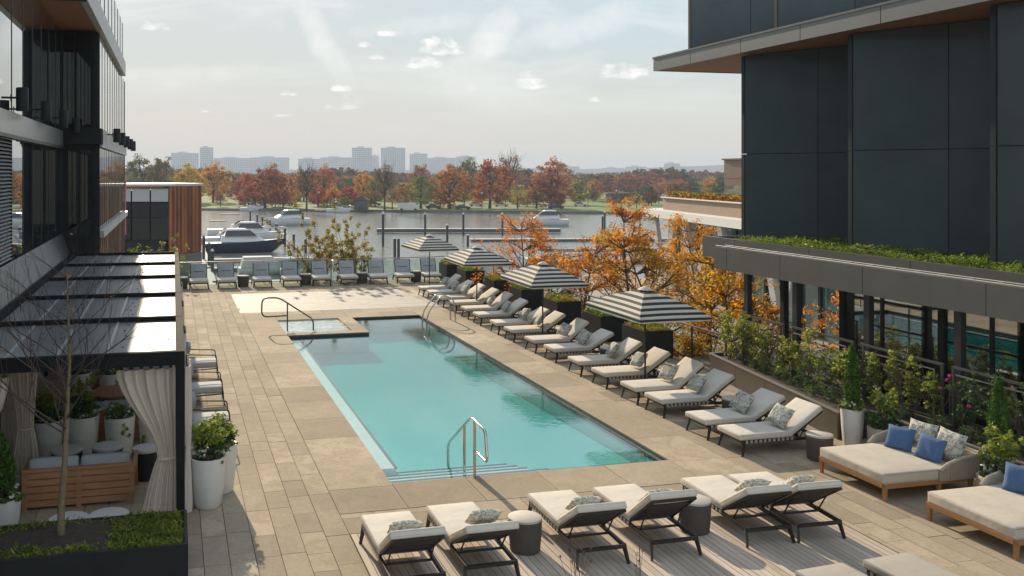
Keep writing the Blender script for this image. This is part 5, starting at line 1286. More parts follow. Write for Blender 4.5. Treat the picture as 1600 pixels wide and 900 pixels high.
for c in ((0, 0, 1.0), (-.05, .15, .75), (-.1, -.5, .6)): b = MB(); b.tube([(c[0] * .3, c[1] * .3, 0), c], .006, 5); b.build('stem', BARK, pk)

# dry seed-head stems in a trough below the camera, reaching up into the bottom of the picture
t = thing('dry_stems', 'thin dry seed head stems rising in front of the deck loungers', 'plant', (2.9, 6.3, 0))
b = MB(); b.b2(-1.2, 1.2, -.25, .25, 0, .6); b.build('trough', BLACK, t, smooth=False)
b = MB(); r = np.random.default_rng(3); heads = []
for x, y, h in ((.05, .1, 2.20), (.12, .15, 2.10), (.60, .1, 2.10), (-1.15, .1, 2.0)):
    p = [(x + .02 * math.sin(k * 1.3 + x * 9), y + .015 * math.cos(k * 1.7), .55 + (h - .55) * k / 7) for k in range(8)]; b.tube(p, .004, 4)
    for k in range(4):
        q = (p[-1][0] + r.normal() * .05, p[-1][1] + r.normal() * .05, p[-1][2] - r.random() * .16); b.tube([p[5], q], .002, 3); heads.append(q)
b.build('stems', BARK, t)['kind'] = 'stuff'
link('seed_heads', leaf_mesh('seed_heads', np.concatenate([blob_points(r, 6, q, (.016, .016, .016), .3) for q in heads]), .018, leaf_mat('seed_head', [(.10, .05, .03), (.2, .11, .07)]), r, .8), t)

# =================================================================== FAR SIDE
PARK = [
(-11.6,358.4,17.0,12.6,'broad','olive','large olive brown tree rising beyond the slatted pavilion beside the glass block'),
(-4.4,348.8,16.2,10.5,'broad','umber','dull brown tree beyond the slatted pavilion roof, right of the olive one'),
(4.9,331.7,13.2,11.4,'broad','gold','golden yellow tree on the far bank just above the pavilion corner'),
(14.3,344.2,14.5,11.4,'broad','amber','orange gold tree on the far bank right of the golden yellow tree'),
(24.0,395.3,11.2,7.1,'ball','pine','dark green round tree between the orange gold tree and the magenta one'),
(23.3,307.2,9.4,8.6,'broad','magenta','small magenta red tree on the far bank above the navy cruiser'),
(28.0,288.3,13.1,12.5,'broad','red','large red and green tree leaning over the far lawn, left of the bare one'),
(34.2,292.5,10.5,7.0,'broad','rust','rusty brown tree half hidden beside the large red and green tree'),
(37.9,265.2,12.8,8.3,'bare','twig','tall half bare tree standing at the edge of the far lawn'),
(50.7,313.5,13.2,8.9,'broad','brick','brick red tree right behind the tall half bare tree'),
(46.0,295.5,6.5,6.3,'broad','scarlet','low scarlet tree in front of the brick red tree'),
(50.2,288.6,6.2,5.8,'broad','orange','low orange tree beside the low scarlet tree'),
(75.8,404.2,8.7,8.7,'ball','pine','dark blue green dome shaped tree behind the crimson tree'),
(55.8,293.1,6.1,7.1,'broad','crimson','round crimson tree in front of the dark dome shaped tree'),
(62.8,303.9,10.7,7.4,'broad','orange','bright orange tree left of the yellow green tree and kiosk'),
(64.2,291.0,9.2,6.7,'broad','moss','yellow green tree behind the dark kiosk on the far lawn'),
(60.2,259.7,13.0,7.5,'bare','twig','spiky bare tree with a dark crown left of the white van'),
(64.6,268.6,6.0,5.8,'bare','rose','pinkish bare tree just left of the white van'),
(74.3,271.5,10.1,12.3,'conifer','cedar','spreading green cedar standing over the white van'),
(114.3,418.9,14.4,11.0,'broad','brick','red brown tree rising behind the green cedar'),
(83.1,269.3,12.5,12.3,'broad','rust','wide copper orange tree right of the green cedar'),
(128.1,391.4,17.1,11.0,'broad','olive','dark olive tree between the copper tree and the tall russet one'),
(95.1,266.4,14.5,12.3,'broad','brick','tall russet tree, widest on the far bank'),
(121.5,317.8,17.6,10.5,'bare','rose','tall thin topped pinkish tree rising over the russet tree'),
(103.5,264.3,7.5,6.7,'ball','lime','yellow topped rounded tree low on the far bank'),
(109.1,262.9,5.3,7.9,'bare','grey','grey leafless tree between the yellow rounded tree and the maroon one'),
(113.5,261.8,11.3,12.7,'broad','maroon','broad maroon tree with a clear trunk on the far bank'),
(167.1,381.8,17.1,13.9,'broad','rust','orange brown tree towering behind the broad maroon tree'),
(134.4,286.3,8.5,7.0,'broad','moss','green and yellow tree right of the broad maroon tree'),
(159.2,324.7,8.0,6.0,'broad','rust','rusty tree between the green and yellow tree and the brick shelter'),
(157.3,280.6,6.6,6.6,'ball','pine','dark green rounded tree right of the low brick shelter'),
(306.7,504.1,13.5,8.7,'conifer','pine','lone dark pine against the sky left of the tan building'),
(261.1,440.5,6.9,11.7,'ball','moss','olive bush shaped tree left of the tan building'),
(272.8,437.7,7.9,13.8,'broad','pine','deep green tree behind the glass roof railing'),
(271.8,422.1,8.4,10.7,'broad','moss','yellow green tree against the left side of the tan building'),
(81.8,275.1,6.5,5.2,'broad','orange','small orange tree under the copper tree'),
(76.8,300.4,6.6,5.7,'broad','red','small red tree behind the white van'),]
BACKTREES = [(64,624,9.1),(33,646,9.0),(235,400,7.6),(47,501,10.1),(39,629,10.4),(235,394,7.4),(269,542,9.5),(159,432,7.0),(317,568,7.5),(189,474,10.7),(157,606,5.0),(246,450,9.7),(257,441,6.6),(245,459,9.3),(172,496,10.8),(64,439,11.4),(-8,494,10.1),(149,492,9.7),(342,524,9.0),(39,482,10.1),(81,448,9.9),(130,407,11.1),(-4,598,6.6),(196,546,9.6),(34,523,11.5),(167,399,6.7),(173,387,11.5),(56,415,7.7),(89,410,8.5),(262,513,9.5),(142,593,9.2),(306,491,9.5),(-10,619,6.3),(102,553,11.2),(299,467,9.6),(-5,659,10.8),(229,567,11.7),(150,554,5.1),(16,511,7.1),(87,403,9.2),(56,530,11.6),(125,560,5.8),(241,463,9.6),(66,577,10.5),(43,434,10.9),(-6,436,8.7),]
SKYLINE = [(33,2772,80,62),(92,2655,38,76),(183,2941,116,50),(294,2862,120,51),(406,2784,67,46),(504,2862,102,52),(524,2549,57,75),(593,2686,21,55),(622,2576,71,76),(733,2703,55,62),(845,2830,91,51),(921,2811,64,55),(1391,3056,81,24),(1596,3109,84,19),(1681,3088,77,24),(1598,2696,51,32),]
# ---- two yellow shrubs beyond the far balustrade and two green ones by the cabanas
frng = np.random.default_rng(404)
def upright(label, x, y, z, h, w, mats, n, leaf, name='shrub', group=None, depth=2, cat='shrub'):
    t = thing(name, label, cat, (x, y, z), 0, group); b = MB(); e = []
    for k in range(7): branches(b, frng, (frng.normal() * .08, frng.normal() * .08, 0), (frng.normal() * .22, frng.normal() * .22, 1), h * (.6 + .25 * frng.random()), .018, 1, e, .45, .55, 4)
    b.build('stems', BARK, t)['kind'] = 'stuff'
    e2 = np.array(e) * np.array([1, 1, 1]); pts = []
    for q in e2:
        for s_ in (1.0, .8, .6): pts.append(blob_points(frng, n, q * np.array([s_, s_, s_ * .99]), (w * 1.2, w * 1.2, w * 1.3), .2))
    pts = np.concatenate(pts); h2 = len(pts) // 2; frng.shuffle(pts)
    link('foliage', leaf_mesh('leaves', pts[:h2], leaf, mats[0], frng, .6), t)
    link('foliage', leaf_mesh('leaves', pts[h2:], leaf, mats[1], frng, .6), t)
upright('yellowing upright shrub beyond the far balustrade, left one of the pair by the water', 7.0, 42.6, -1.2, 3.5, .16, (G_YEL, G_YEL), 58, .09)
upright('yellowing upright shrub beyond the far balustrade, right one of the pair by the water', 8.5, 42.8, -1.2, 3.4, .16, (G_YEL, G_YEL), 58, .09)
upright('small yellow green bush just left of the wooden pavilion corner, behind the cabana roofs', -.15, 42.6, -.9, 2.2, .16, (G_LIME, G_YEL), 16, .12)
upright('small bright green bush below the pavilion glass, behind the cabana roofs', -1.5, 42.8, -.9, 2.2, .16, (G_MID, G_LIME), 16, .12)

# ---- autumn trees between the terrace and the water
def autumn_tree(label, x, y, h, w, mats, seed, n_end=16, low=.25, leaf=.125, name='autumn_tree'):
    r = np.random.default_rng(seed); z0 = PROM_Z
    t = thing(name, label, 'tree', (x, y, z0), 0, 'autumn trees beyond the right balustrade'); b = MB(); e = []; H_ = h - z0
    q = Vector((0, 0, 0)); d = Vector((r.normal() * .05, r.normal() * .05, 1)); pts = [q.copy()]
    for i in range(9): d = (d + Vector((r.normal() * .07, r.normal() * .07, .12))).normalized(); q = q + d * H_ * .1; pts.append(q.copy())
    b.tube(pts, [.10 * (1 - i / 11) for i in range(10)], 8); b.build('trunk', BARK, t)
    b = MB()
    for i in range(int(low * 10), 10):
        for k in range(5):
            a = r.random() * 6.283; L_ = w * (.50 if i < 8 else .32) * (.7 + .5 * r.random()) * (1 - .45 * abs(i / 9 - .55))
            branches(b, r, pts[i], (math.cos(a), math.sin(a), .35 + .5 * r.random()), L_, .028, 1, e, .5, .15, 4, sides=5)
    b.build('branches', BARK, t); E_ = np.array(e); r.shuffle(E_); k = len(E_) // len(mats)
    for i, m in enumerate(mats):
        P_ = [blob_points(r, int(n_end * 1.75), q + np.array([0, 0, -.10]), (.36, .36, .22), .25) for q in E_[i * k:(i + 1) * k]]
        link('foliage', leaf_mesh('autumn_leaves', np.concatenate(P_), leaf, m, r, .36, up=.25, droop=.55), t)
autumn_tree('rusty red young tree farthest left of the autumn trees, above the third umbrella', 13.9, 35.2, 3.3, 3.0, (L_RUST, L_RUST), 1, 15, .4)
autumn_tree('low rusty orange tree between the red young tree and the second umbrella', 14.0, 33.4, 1.9, 2.6, (L_RUST, L_OR), 14, 16)
autumn_tree('orange tree with red tips right behind the second umbrella', 14.6, 31.8, 2.7, 3.3, (L_RUST, L_OR), 2, 18)
autumn_tree('tall orange tree rising highest, reaching over the river bank', 15.5, 29.0, 4.2, 2.9, (L_RUST, L_OR), 3, 18, .35)
autumn_tree('golden orange tree in the middle of the autumn trees', 16.0, 27.4, 3.2, 3.2, (L_OR, L_GOLD), 4, 18)
autumn_tree('golden tree right of the middle of the autumn trees, behind the nearest umbrella', 16.2, 25.2, 2.9, 2.9, (L_GOLD, L_OR), 5, 18)
autumn_tree('orange tree standing farther off before the white columned building', 23.0, 36.0, 3.2, 3.0, (L_OR, L_OR), 6, 16, .45)
autumn_tree('low orange tree left of the canopy corner', 15.4, 22.9, 2.2, 2.6, (L_OR, L_GOLD), 7, 18)
autumn_tree('yellow green tree behind the first canopy post', 15.9, 20.4, 1.9, 2.0, (G_YEL, L_OR), 8, 16)
autumn_tree('low orange tree peeking over the glass railing end below the nearest umbrella', 13.9, 21.6, .55, 1.7, (L_OR, L_GOLD), 9, 16)
autumn_tree('orange tree seen through the restaurant canopy', 21.5, 24.5, 2.2, 2.6, (L_RUST, L_OR), 10, 14)
autumn_tree('slim yellow tree left of the second umbrella by the water', 13.2, 39.6, 1.3, 1.4, (G_YEL, L_GOLD), 12, 12)

# ---- wooden slatted pavilion on the quay
pv = thing('wooden_pavilion', 'low pavilion clad in upright reddish timber slats with dark glass front', 'building', (-.3, 82.5, PROM_Z))
def vpart(mb, name, m, **k): return part(mb, name, m, pv, **k)
c0, c1, c2, c3 = Vector((-.35, 82.5)), Vector((2.45, 85.6)), Vector((-2.6, 92.0)), Vector((-9.0, 86.0))
c2 = c1 + Vector((-4.5, 6)); c3 = c0 + Vector((-6.5, 1.8))
b = MB(); b.prism([tuple(c0 + Vector((-.3, .4))), tuple(c1 + Vector((-.4, .3))), tuple(c2), tuple(c3 + Vector((0, .5)))], -8, 3.3); vpart(b, 'inner_box', BLACK)
ns = 23
for k in range(ns):
    s0 = (k + .08) / ns; s1 = (k + .62) / ns; p = c0.lerp(c1, s0); q = c0.lerp(c1, s1); n_ = Vector(((c1 - c0).y, -(c1 - c0).x)).normalized() * .16
    b = MB(); b.prism([tuple(p), tuple(p + n_), tuple(q + n_), tuple(q)], -2.25, 3.75); o = vpart(b, 'timber_slat', mat('pavilion_slat', (.30, .105, .045), .6, var=.35, vscale=1.0, rand=.42, stretch=(1, 1, .25)))
b = MB(); b.prism([tuple(c0), tuple(c1), tuple(c1 + Vector((-.1, .12))), tuple(c0 + Vector((-.1, .12)))], -2.3, 3.7); vpart(b, 'slat_backing', mat('slat_backing', (.10, .035, .02), .7))
b = MB(); b.prism([tuple(c0 + Vector((-.15, -.2))), tuple(c1 + Vector((.25, -.1))), tuple(c2), tuple(c3 + Vector((0, -.25)))], 3.76, 3.98); vpart(b, 'roof_edge', PALEMET)
b = MB(); b.prism([tuple(c0 + Vector((-.6, .2))), tuple(c1 + Vector((-.5, .5))), tuple(c2), tuple(c3 + Vector((0, .3)))], 3.6, 3.755); vpart(b, 'roof_soffit', mat('pavilion_soffit', (.34, .15, .06), .6))
for k in range(4):
    p = c0.lerp(c3, k / 4 + .01) + Vector((0, .12)); q = c0.lerp(c3, (k + 1) / 4 - .01) + Vector((0, .12))
    b = MB(); b.bar((p.x, p.y, 2.95), (q.x, q.y, 2.95), .05, 1.1); vpart(b, 'clerestory_pane', mat('clerestory', (.42, .44, .45), .25, .2))
    b = MB(); b.bar((p.x, p.y, .0), (q.x, q.y, .0), .05, 1.9); vpart(b, 'window_pane', FACD)
    b = MB(); b.bar((p.x, p.y, 1.65), (q.x, q.y, 1.65), .08, 1.3); vpart(b, 'dark_fascia', BLACK)
b = MB(); b.prism([tuple(c0 + Vector((.1, -.1))), tuple(c1 + Vector((.1, -.1))), tuple(c1 + Vector((-.4, .3))), tuple(c0 + Vector((-.4, .3)))], -7.5, -2.31); vpart(b, 'base_wall', mat('pavilion_base', (.14, .13, .12), .85))
t = thing('red_banner', 'red banner hanging between the glass building and the wooden pavilion', 'banner', (-3.6, 74, PROM_Z))
b = MB(); b.tube([(-.5, 0, 0), (-.5, 0, 9.0)], .05, 8); b.build('pole', DARKMETAL, t)
b = MB(); n = 10; vs = []
for i in range(n + 1): z = 8.8 - i * .42; vs += [(-.45, .06 * math.sin(i), z), (.02, .06 * math.sin(i + 1), z)]
b.add(vs, [(2 * i, 2 * i + 1, 2 * i + 3, 2 * i + 2) for i in range(n)]); b.build('cloth', mat('banner_red', (.45, .02, .03), .7, color2=(.6, .25, .25), vscale=3), t)

# ---- marina
PILE = mat('marina_pile', (.035, .035, .036), .7, var=.2); CAPW = mat('pile_cap', (.6, .6, .58), .6)
def make_pile():
    t = thing('mooring_pile', 'x', 'mooring pile'); b = MB(); b.tube([(0, 0, -1.5), (0, 0, 1)], .20, 10); a = b.build('shaft', PILE, t)
    b = MB(); b.lathe([(.21, 1.0), (.21, 1.03), (0, 1.12)], 12); c = b.build('cap', CAPW, t); return t, [(a, []), (c, [])]
pl, plc = make_pile()
PILES = [(17.7, 217.8, 2.8), (18.4, 206.9, 2.4), (18.2, 192.7, 2.6), (17.7, 172.9, 2.9), (17.5, 159.7, 2.9), (17.5, 147.0, 2.9), (18.4, 142.9, 2.2), (19.1, 134.6, 2.0), (32.9, 143.2, 5.2), (46.3, 165.9, 4.0), (53.3, 164.1, 4.0), (60.5, 162.4, 4.0), (30.3, 124.5, 2.6), (30.8, 124.3, 2.6), (44.9, 147.0, 3.0), (46.2, 139.9, 1.8), (3.9, 123.5, 3.5), (4.3, 115.2, 3.1), (4.4, 107.9, 2.8), (80, 160, 3.5), (88, 175, 3.5)]
pn = ['farthest of the receding line right of the boats', 'second farthest of the receding line', 'third farthest of the receding line', 'fourth farthest of the receding line', 'fifth of the receding line', 'sixth of the receding line, by the navy bow', 'seventh of the receding line', 'nearest of the receding line in open water', 'tall pile standing alone left of the long floating pier', 'pile at the left third of the long pier', 'pile at the middle of the long pier', 'pile at the right end of the long pier', 'left pile of the close pair before the farthest umbrella', 'right pile of the close pair before the farthest umbrella', 'thick pile just above the farthest umbrella', 'short pile right of the farthest umbrella', 'pile at the stern of the navy cruiser', 'pile in front of the navy cruiser stern', 'nearest pile left of the finger pier', 'pile among the white boats behind the orange trees', 'far pile among the white boats behind the orange trees']
for i, ((x, y, h), l) in enumerate(zip(PILES, pn)):
    lab = 'dark mooring pile with pale cap, ' + l
    o = pl if i == 0 else copy_tree(pl, plc, (0, 0, 0), 0)[0]
    o.location = (x, y, WATER_Z); o.scale = (1, 1, h); tag(o, lab, group='mooring piles in the marina'); o['category'] = 'mooring pile'
DOCKM = mat('dock_deck', (.40, .38, .34), .85, var=.12, vscale=.6); DOCKS = mat('dock_side', (.10, .095, .09), .8)
def dock(label, p0, p1, w=1.6, z=.45):
    t = thing('floating_dock', label, 'dock', (*p0, WATER_Z)); d = Vector((p1[0] - p0[0], p1[1] - p0[1], 0))
    b = MB(); b.bar((0, 0, z - .06), d + Vector((0, 0, z - .06)), w, .12); b.build('deck', DOCKM, t, smooth=False)
    b = MB(); b.bar((0, 0, z - .42), d + Vector((0, 0, z - .42)), w - .1, .58); b.build('float', DOCKS, t, smooth=False)
dock('pale finger dock along the near side of the navy cruiser', (4.6, 123.3), (15, 123.1), 1.5)
dock('pale finger dock nearer the quay with canvas covered boat', (3.0, 112.0), (12, 112.0), 1.5)
dock('floating walkway running out along the boats at the left', (3.2, 84), (4.2, 225), 2.2)
dock('nearest finger dock just beyond the far loungers', (4, 97.5), (16, 97.1), 1.5)
dock('long low floating pier across the open water', (39, 175.2), (74, 166.4), 2.2, .9)
dock('low floating pier close to the far bank', (41.5, 272.8), (56, 269.3), 2.4, .6)
dock('floating dock among the white boats behind the orange trees', (38, 112), (92, 104), 2.2)
dock('second floating dock behind the orange trees', (50, 150), (110, 138), 2.2)
GEL = mat('boat_gelcoat', (.70, .70, .68), .3, var=.03); NAVY = mat('boat_navy', (.012, .018, .045), .2); BGL = mat('boat_glass', (.02, .03, .035), .08, spec=.8); CANV = mat('boat_canvas_dark', (.03, .035, .05), .8); TEALC = mat('boat_cover_teal', (.16, .26, .30), .8, var=.1); CANW = mat('boat_canvas_pale', (.50, .49, .44), .85)
def boat(label, x, y, rz, L_, beam, kind='cruiser', hull=None):
    """bow towards local +x; z = 0 at the waterline"""
    t = thing('motor_boat', label, 'boat', (x, y, WATER_Z), rz, 'motor boats in the marina'); N_ = 14
    fb = .085 * L_ + .35
    def stat(u):
        w = beam / 2 * (1 - max(0, (u - .45) / .55) ** 2.2); sheer = fb * (.86 + .32 * u * u); keel = -.35 + max(0, (u - .75) / .25) ** 2 * (fb * .9)
        return w, sheer, keel
    b = MB(); vs = []
    for i in range(N_ + 1):
        u = i / N_; w, sh_, kl = stat(u); X = (u - .5) * L_; c = [(X, 0, kl), (X - .0, w * .72, max(kl + .12, .02)), (X + .03 * L_ * u * u, w, sh_ * .55), (X + .06 * L_ * u * u, w * 1.03, sh_)]
        vs += [(p[0], -p[1], p[2]) for p in c[::-1][:-1]] + c
    fs = [(i * 7 + k, i * 7 + k + 1, (i + 1) * 7 + k + 1, (i + 1) * 7 + k) for i in range(N_) for k in range(6)] + [tuple(range(6, -1, -1))]
    b.add(vs, fs); 
    m_idx = []
    for f in fs: m_idx.append(0)
    b.m = m_idx
    if hull is not None:
        for i in range(N_):
            for k in (0, 1, 4, 5): b.m[i * 6 + k] = 1
    b.build('hull', [GEL, hull or GEL], t, angle=50)
    b = MB(); vs = []
    for i in range(N_ + 1):
        u = i / N_; w, sh_, _ = stat(u); X = (u - .5) * L_ + .06 * L_ * u * u; vs += [(X, -w * 1.02, sh_ - .03), (X, 0, sh_ + .10 * (1 - u)), (X, w * 1.02, sh_ - .03)]
    b.add(vs, [(i * 3 + k, (i + 1) * 3 + k, (i + 1) * 3 + k + 1, i * 3 + k + 1) for i in range(N_) for k in range(2)]); b.build('deck', GEL, t)
    def cabin(x0, x1, w0, w1, z0, z1, rake0, rake1, m, nm, parent=t):
        q = MB(); v = [(x0, -w0, z0), (x1, -w1, z0), (x1, w1, z0), (x0, w0, z0), (x0 + rake0, -w0 * .82, z1), (x1 - rake1, -w1 * .78, z1), (x1 - rake1, w1 * .78, z1), (x0 + rake0, w0 * .82, z1)]
        q.add(v, [(3, 2, 1, 0), (4, 5, 6, 7), (0, 1, 5, 4), (1, 2, 6, 5), (2, 3, 7, 6), (3, 0, 4, 7)]); return q.build(nm, m, parent, smooth=False)
    hb_ = beam / 2
    if kind == 'cruiser':
        cabin(-.30 * L_, .30 * L_, hb_ * .85, hb_ * .5, fb * .95, fb + .55, .1, L_ * .14, GEL, 'cabin')
        cabin(-.26 * L_, .17 * L_, hb_ * .80, hb_ * .62, fb + .56, fb + 1.15, L_ * .03, L_ * .10, BGL, 'windscreen')
        cabin(-.24 * L_, .05 * L_, hb_ * .72, hb_ * .6, fb + 1.16, fb + 1.32, L_ * .02, L_ * .03, GEL, 'hard_top')
        q = MB(); q.bar((-.24 * L_, 0, fb + 1.2), (-.36 * L_, 0, fb + .5), beam * .7, .06); q.build('canvas_back', CANV, t, smooth=False)
    elif kind == 'open':
        cabin(-.1 * L_, .22 * L_, hb_ * .7, hb_ * .4, fb, fb + .45, .05, L_ * .12, GEL, 'cabin')
        cabin(-.06 * L_, .14 * L_, hb_ * .72, hb_ * .55, fb + .46, fb + .95, L_ * .06, L_ * .04, BGL, 'windscreen')
        q = MB(); q.b2(-.28 * L_, .02 * L_, -hb_ * .75, hb_ * .75, fb + 1.75, fb + 1.84); q.build('canopy', CANV, t, smooth=False)
        q = MB()
        for sx in (-.26, .0):
            for s in (-1, 1): q.tube([(sx * L_, s * hb_ * .72, fb), (sx * L_, s * hb_ * .72, fb + 1.76)], .03, 6)
        q.build('canopy_frame', STEEL, t)
    else:
        m = TEALC if kind == 'teal' else CANW
        cabin(-.46 * L_, .30 * L_, hb_ * .95, hb_ * .75, fb * .9, fb + 1.0, L_ * .05, L_ * .2, m, 'cover')
    q = MB()
    pts = [((u - .5) * L_ + .06 * L_ * u * u, s * stat(u)[0] * .98, stat(u)[1] + .5) for s in (-1, 1) for u in ((.55, .7, .85, .97) if s < 0 else (.97, .85, .7, .55))]; q.tube(pts, .025, 5)
    for p in pts[::2]: q.tube([p, (p[0], p[1], p[2] - .5)], .02, 5)
    q.build('bow_rail', STEEL, t); t.scale = (1, 1, 1.38 if kind in ('cruiser', 'open') else 1.1)
    return t
boat('sleek navy hulled cruiser with white top, moored side on at the left', 10.2, 137.0, R(-2), 11.2, 3.4, 'cruiser', NAVY)
boat('white day boat with cabin coming in alone on open water left of the trees', 25.0, 205.5, R(200), 10.5, 3.4, 'cruiser')
boat('boat under pale canvas cover just behind the far loungers', 10.6, 107.7, R(0), 6.5, 2.6, 'canvas')
boat('boat under a teal cover just behind the far loungers', 15.0, 105.5, R(-8), 6.0, 2.6, 'teal')
boat('grey white boat with dark canopy behind the navy cruiser', 11.5, 170.0, R(0), 11, 3.4, 'open')
boat('white cabin boat at the far left beside the pavilion slats', 8.2, 152.0, R(2), 9, 3.2, 'open')
boat('white motor boat behind the navy cruiser bow', 13.4, 158.0, R(-3), 10, 3.2, 'cruiser')
for x, y, L_, k, a, l in ((81, 190, 10, 'cruiser', 170, 'white boat moored behind the autumn trees, farthest left'), (46, 108.5, 7, 'open', 10, 'white boat behind the autumn trees, nearest to the terrace')):
    boat(l, x, y, R(a), L_, 3.0, k)
t = thing('gangway', 'dark railed gangway behind the autumn trees', 'gangway', (39, 92, -4.7)); d = Vector((22, -5, 0))
b = MB(); b.bar((0, 0, 0), d, 1.8, .25); b.build('deck', DOCKS, t, smooth=False)
for s in (-.8, .8):
    b = MB(); nrm = Vector((.2, 1, 0)).normalized() * s; b.bar(nrm + Vector((0, 0, 1.2)), d + nrm + Vector((0, 0, 1.2)), .1, .1); b.bar(nrm + Vector((0, 0, .65)), d + nrm + Vector((0, 0, .65)), .05, .05)
    for k in range(12): p = nrm + d * (k / 11); b.bar(p, p + Vector((0, 0, 1.2)), .07, .07)
    b.build('rail', BLACK, t, smooth=False)
for k in range(3): b = MB(); p = d * (k / 2); b.tube([p, p + Vector((0, 0, -3.5))], .2, 8); b.build('pile', PILE, t)

# ---- tan building with white columns at the right
fb_ = thing('tan_building', 'tan building with planted roof, white eaves and V shaped columns, left of the dark tower', 'building', (38, 55, PROM_Z))
def fpart(mb, name, m, **k): return part(mb, name, m, fb_, **k)
TAN = mat('tan_cladding', (.30, .21, .15), .8, var=.06, vscale=.6)
WHT = mat('white_render', (.66, .64, .60), .7)
fx = lambda y: 34.2 + (y - 49.7) * .179
b = MB(); b.prism([(fx(40), 40), (fx(68.2), 68.2), (60, 70), (60, 38)], 1.45, 2.0); fpart(b, 'eaves', WHT)
b = MB(); b.prism([(fx(40) + 1.2, 40), (fx(66) + 1.2, 66), (60, 68), (60, 38)], 2.0, 2.95); fpart(b, 'roof_band', TAN)
b = MB(); b.prism([(fx(40) + 1.0, 40), (fx(66) + 1.0, 66.1), (fx(66) + 1.25, 66.1), (fx(40) + 1.25, 40)], 2.952, 3.03); fpart(b, 'roof_edge', WHT)
for k in range(5):
    y1 = 60.5 - k * 4; q = MB(); q.b2(40.2, 40.35, y1 - 4 + .02, y1 - .02, 2.96, 4.5); q.b2(40.2, 40.35, y1 - 4 + .02, y1 - .02, 4.53, 5.9); fpart(q, 'wall_panel', TAN)
for k in range(5): q = MB(); q.b2(40.36 + k * 3, 40.34 + (k + 1) * 3, 60.45, 60.6, 2.96, 5.9); fpart(q, 'wall_panel', TAN)
b = MB(); b.b2(40.36, 58, 38, 60.44, 2.9, 5.86); b.b2(40.1, 58, 38, 60.65, 5.9, 6.02); fpart(b, 'block', mat('tan_trim', (.24, .18, .13), .8))
b = MB(); b.b2(40.12, 40.19, 52.0, 52.5, 2.97, 4.6); fpart(b, 'slot_window', BLACK)
b = MB()
for k in range(10): 
    y0 = 42 + k * 2.4; b.bar((fx(y0) + 1.6, y0 + .03, 3.55), (fx(y0 + 2.4) + 1.6, y0 + 2.37, 3.55), .04, 1.1)
fpart(b, 'glass_railing', GCL)
r = np.random.default_rng(9); n = 2400; yy = 41 + r.random(n) * 24; pts = np.stack([34.2 + (yy - 49.7) * .179 + 1.3 + r.random(n) * .35, yy, 3.0 + r.random(n) * .4], 1)
o = link('roof_planting', leaf_mesh('roof_planting', pts, .30, L_RUST, r, .4)); o.parent = fb_; o.matrix_parent_inverse = Matrix.Translation(fb_.location).inverted(); o['kind'] = 'stuff'
o = link('roof_planting', leaf_mesh('roof_planting2', pts + np.array([.05, .2, .05]), .30, G_MID, r, .4)); o.parent = fb_; o.matrix_parent_inverse = Matrix.Translation(fb_.location).inverted(); o['kind'] = 'stuff'
TG = glass_mat('teal_glass', body=(.06, .14, .14), body_fac=.9, ior=1.5)
for k in range(12):
    y0 = 42 + k * 2.15; q = MB(); q.bar((fx(y0) + 2.4, y0 + .1, -1.5), (fx(y0 + 2.15) + 2.4, y0 + 2.05, -1.5), .1, 5.8); fpart(q, 'window_pane', TG)
    q = MB(); q.b2(fx(y0) + 2.2, fx(y0) + 2.5, y0 - .1, y0 + .1, PROM_Z, 1.45); fpart(q, 'mullion', MULL)
for k in range(4):
    y0 = 46 + k * 6.2
    for s in (-1, 1): q = MB(); q.bar((fx(y0) + .8, y0, PROM_Z), (fx(y0) + .8, y0 + s * 1.5, 1.46), .35, .5); fpart(q, 'column', WHT)
b = MB(); b.prism([(fx(40) + 2.6, 40), (fx(67) + 2.6, 67), (60, 68), (60, 38)], PROM_Z, 1.44); fpart(b, 'ground_wall', BLACK)

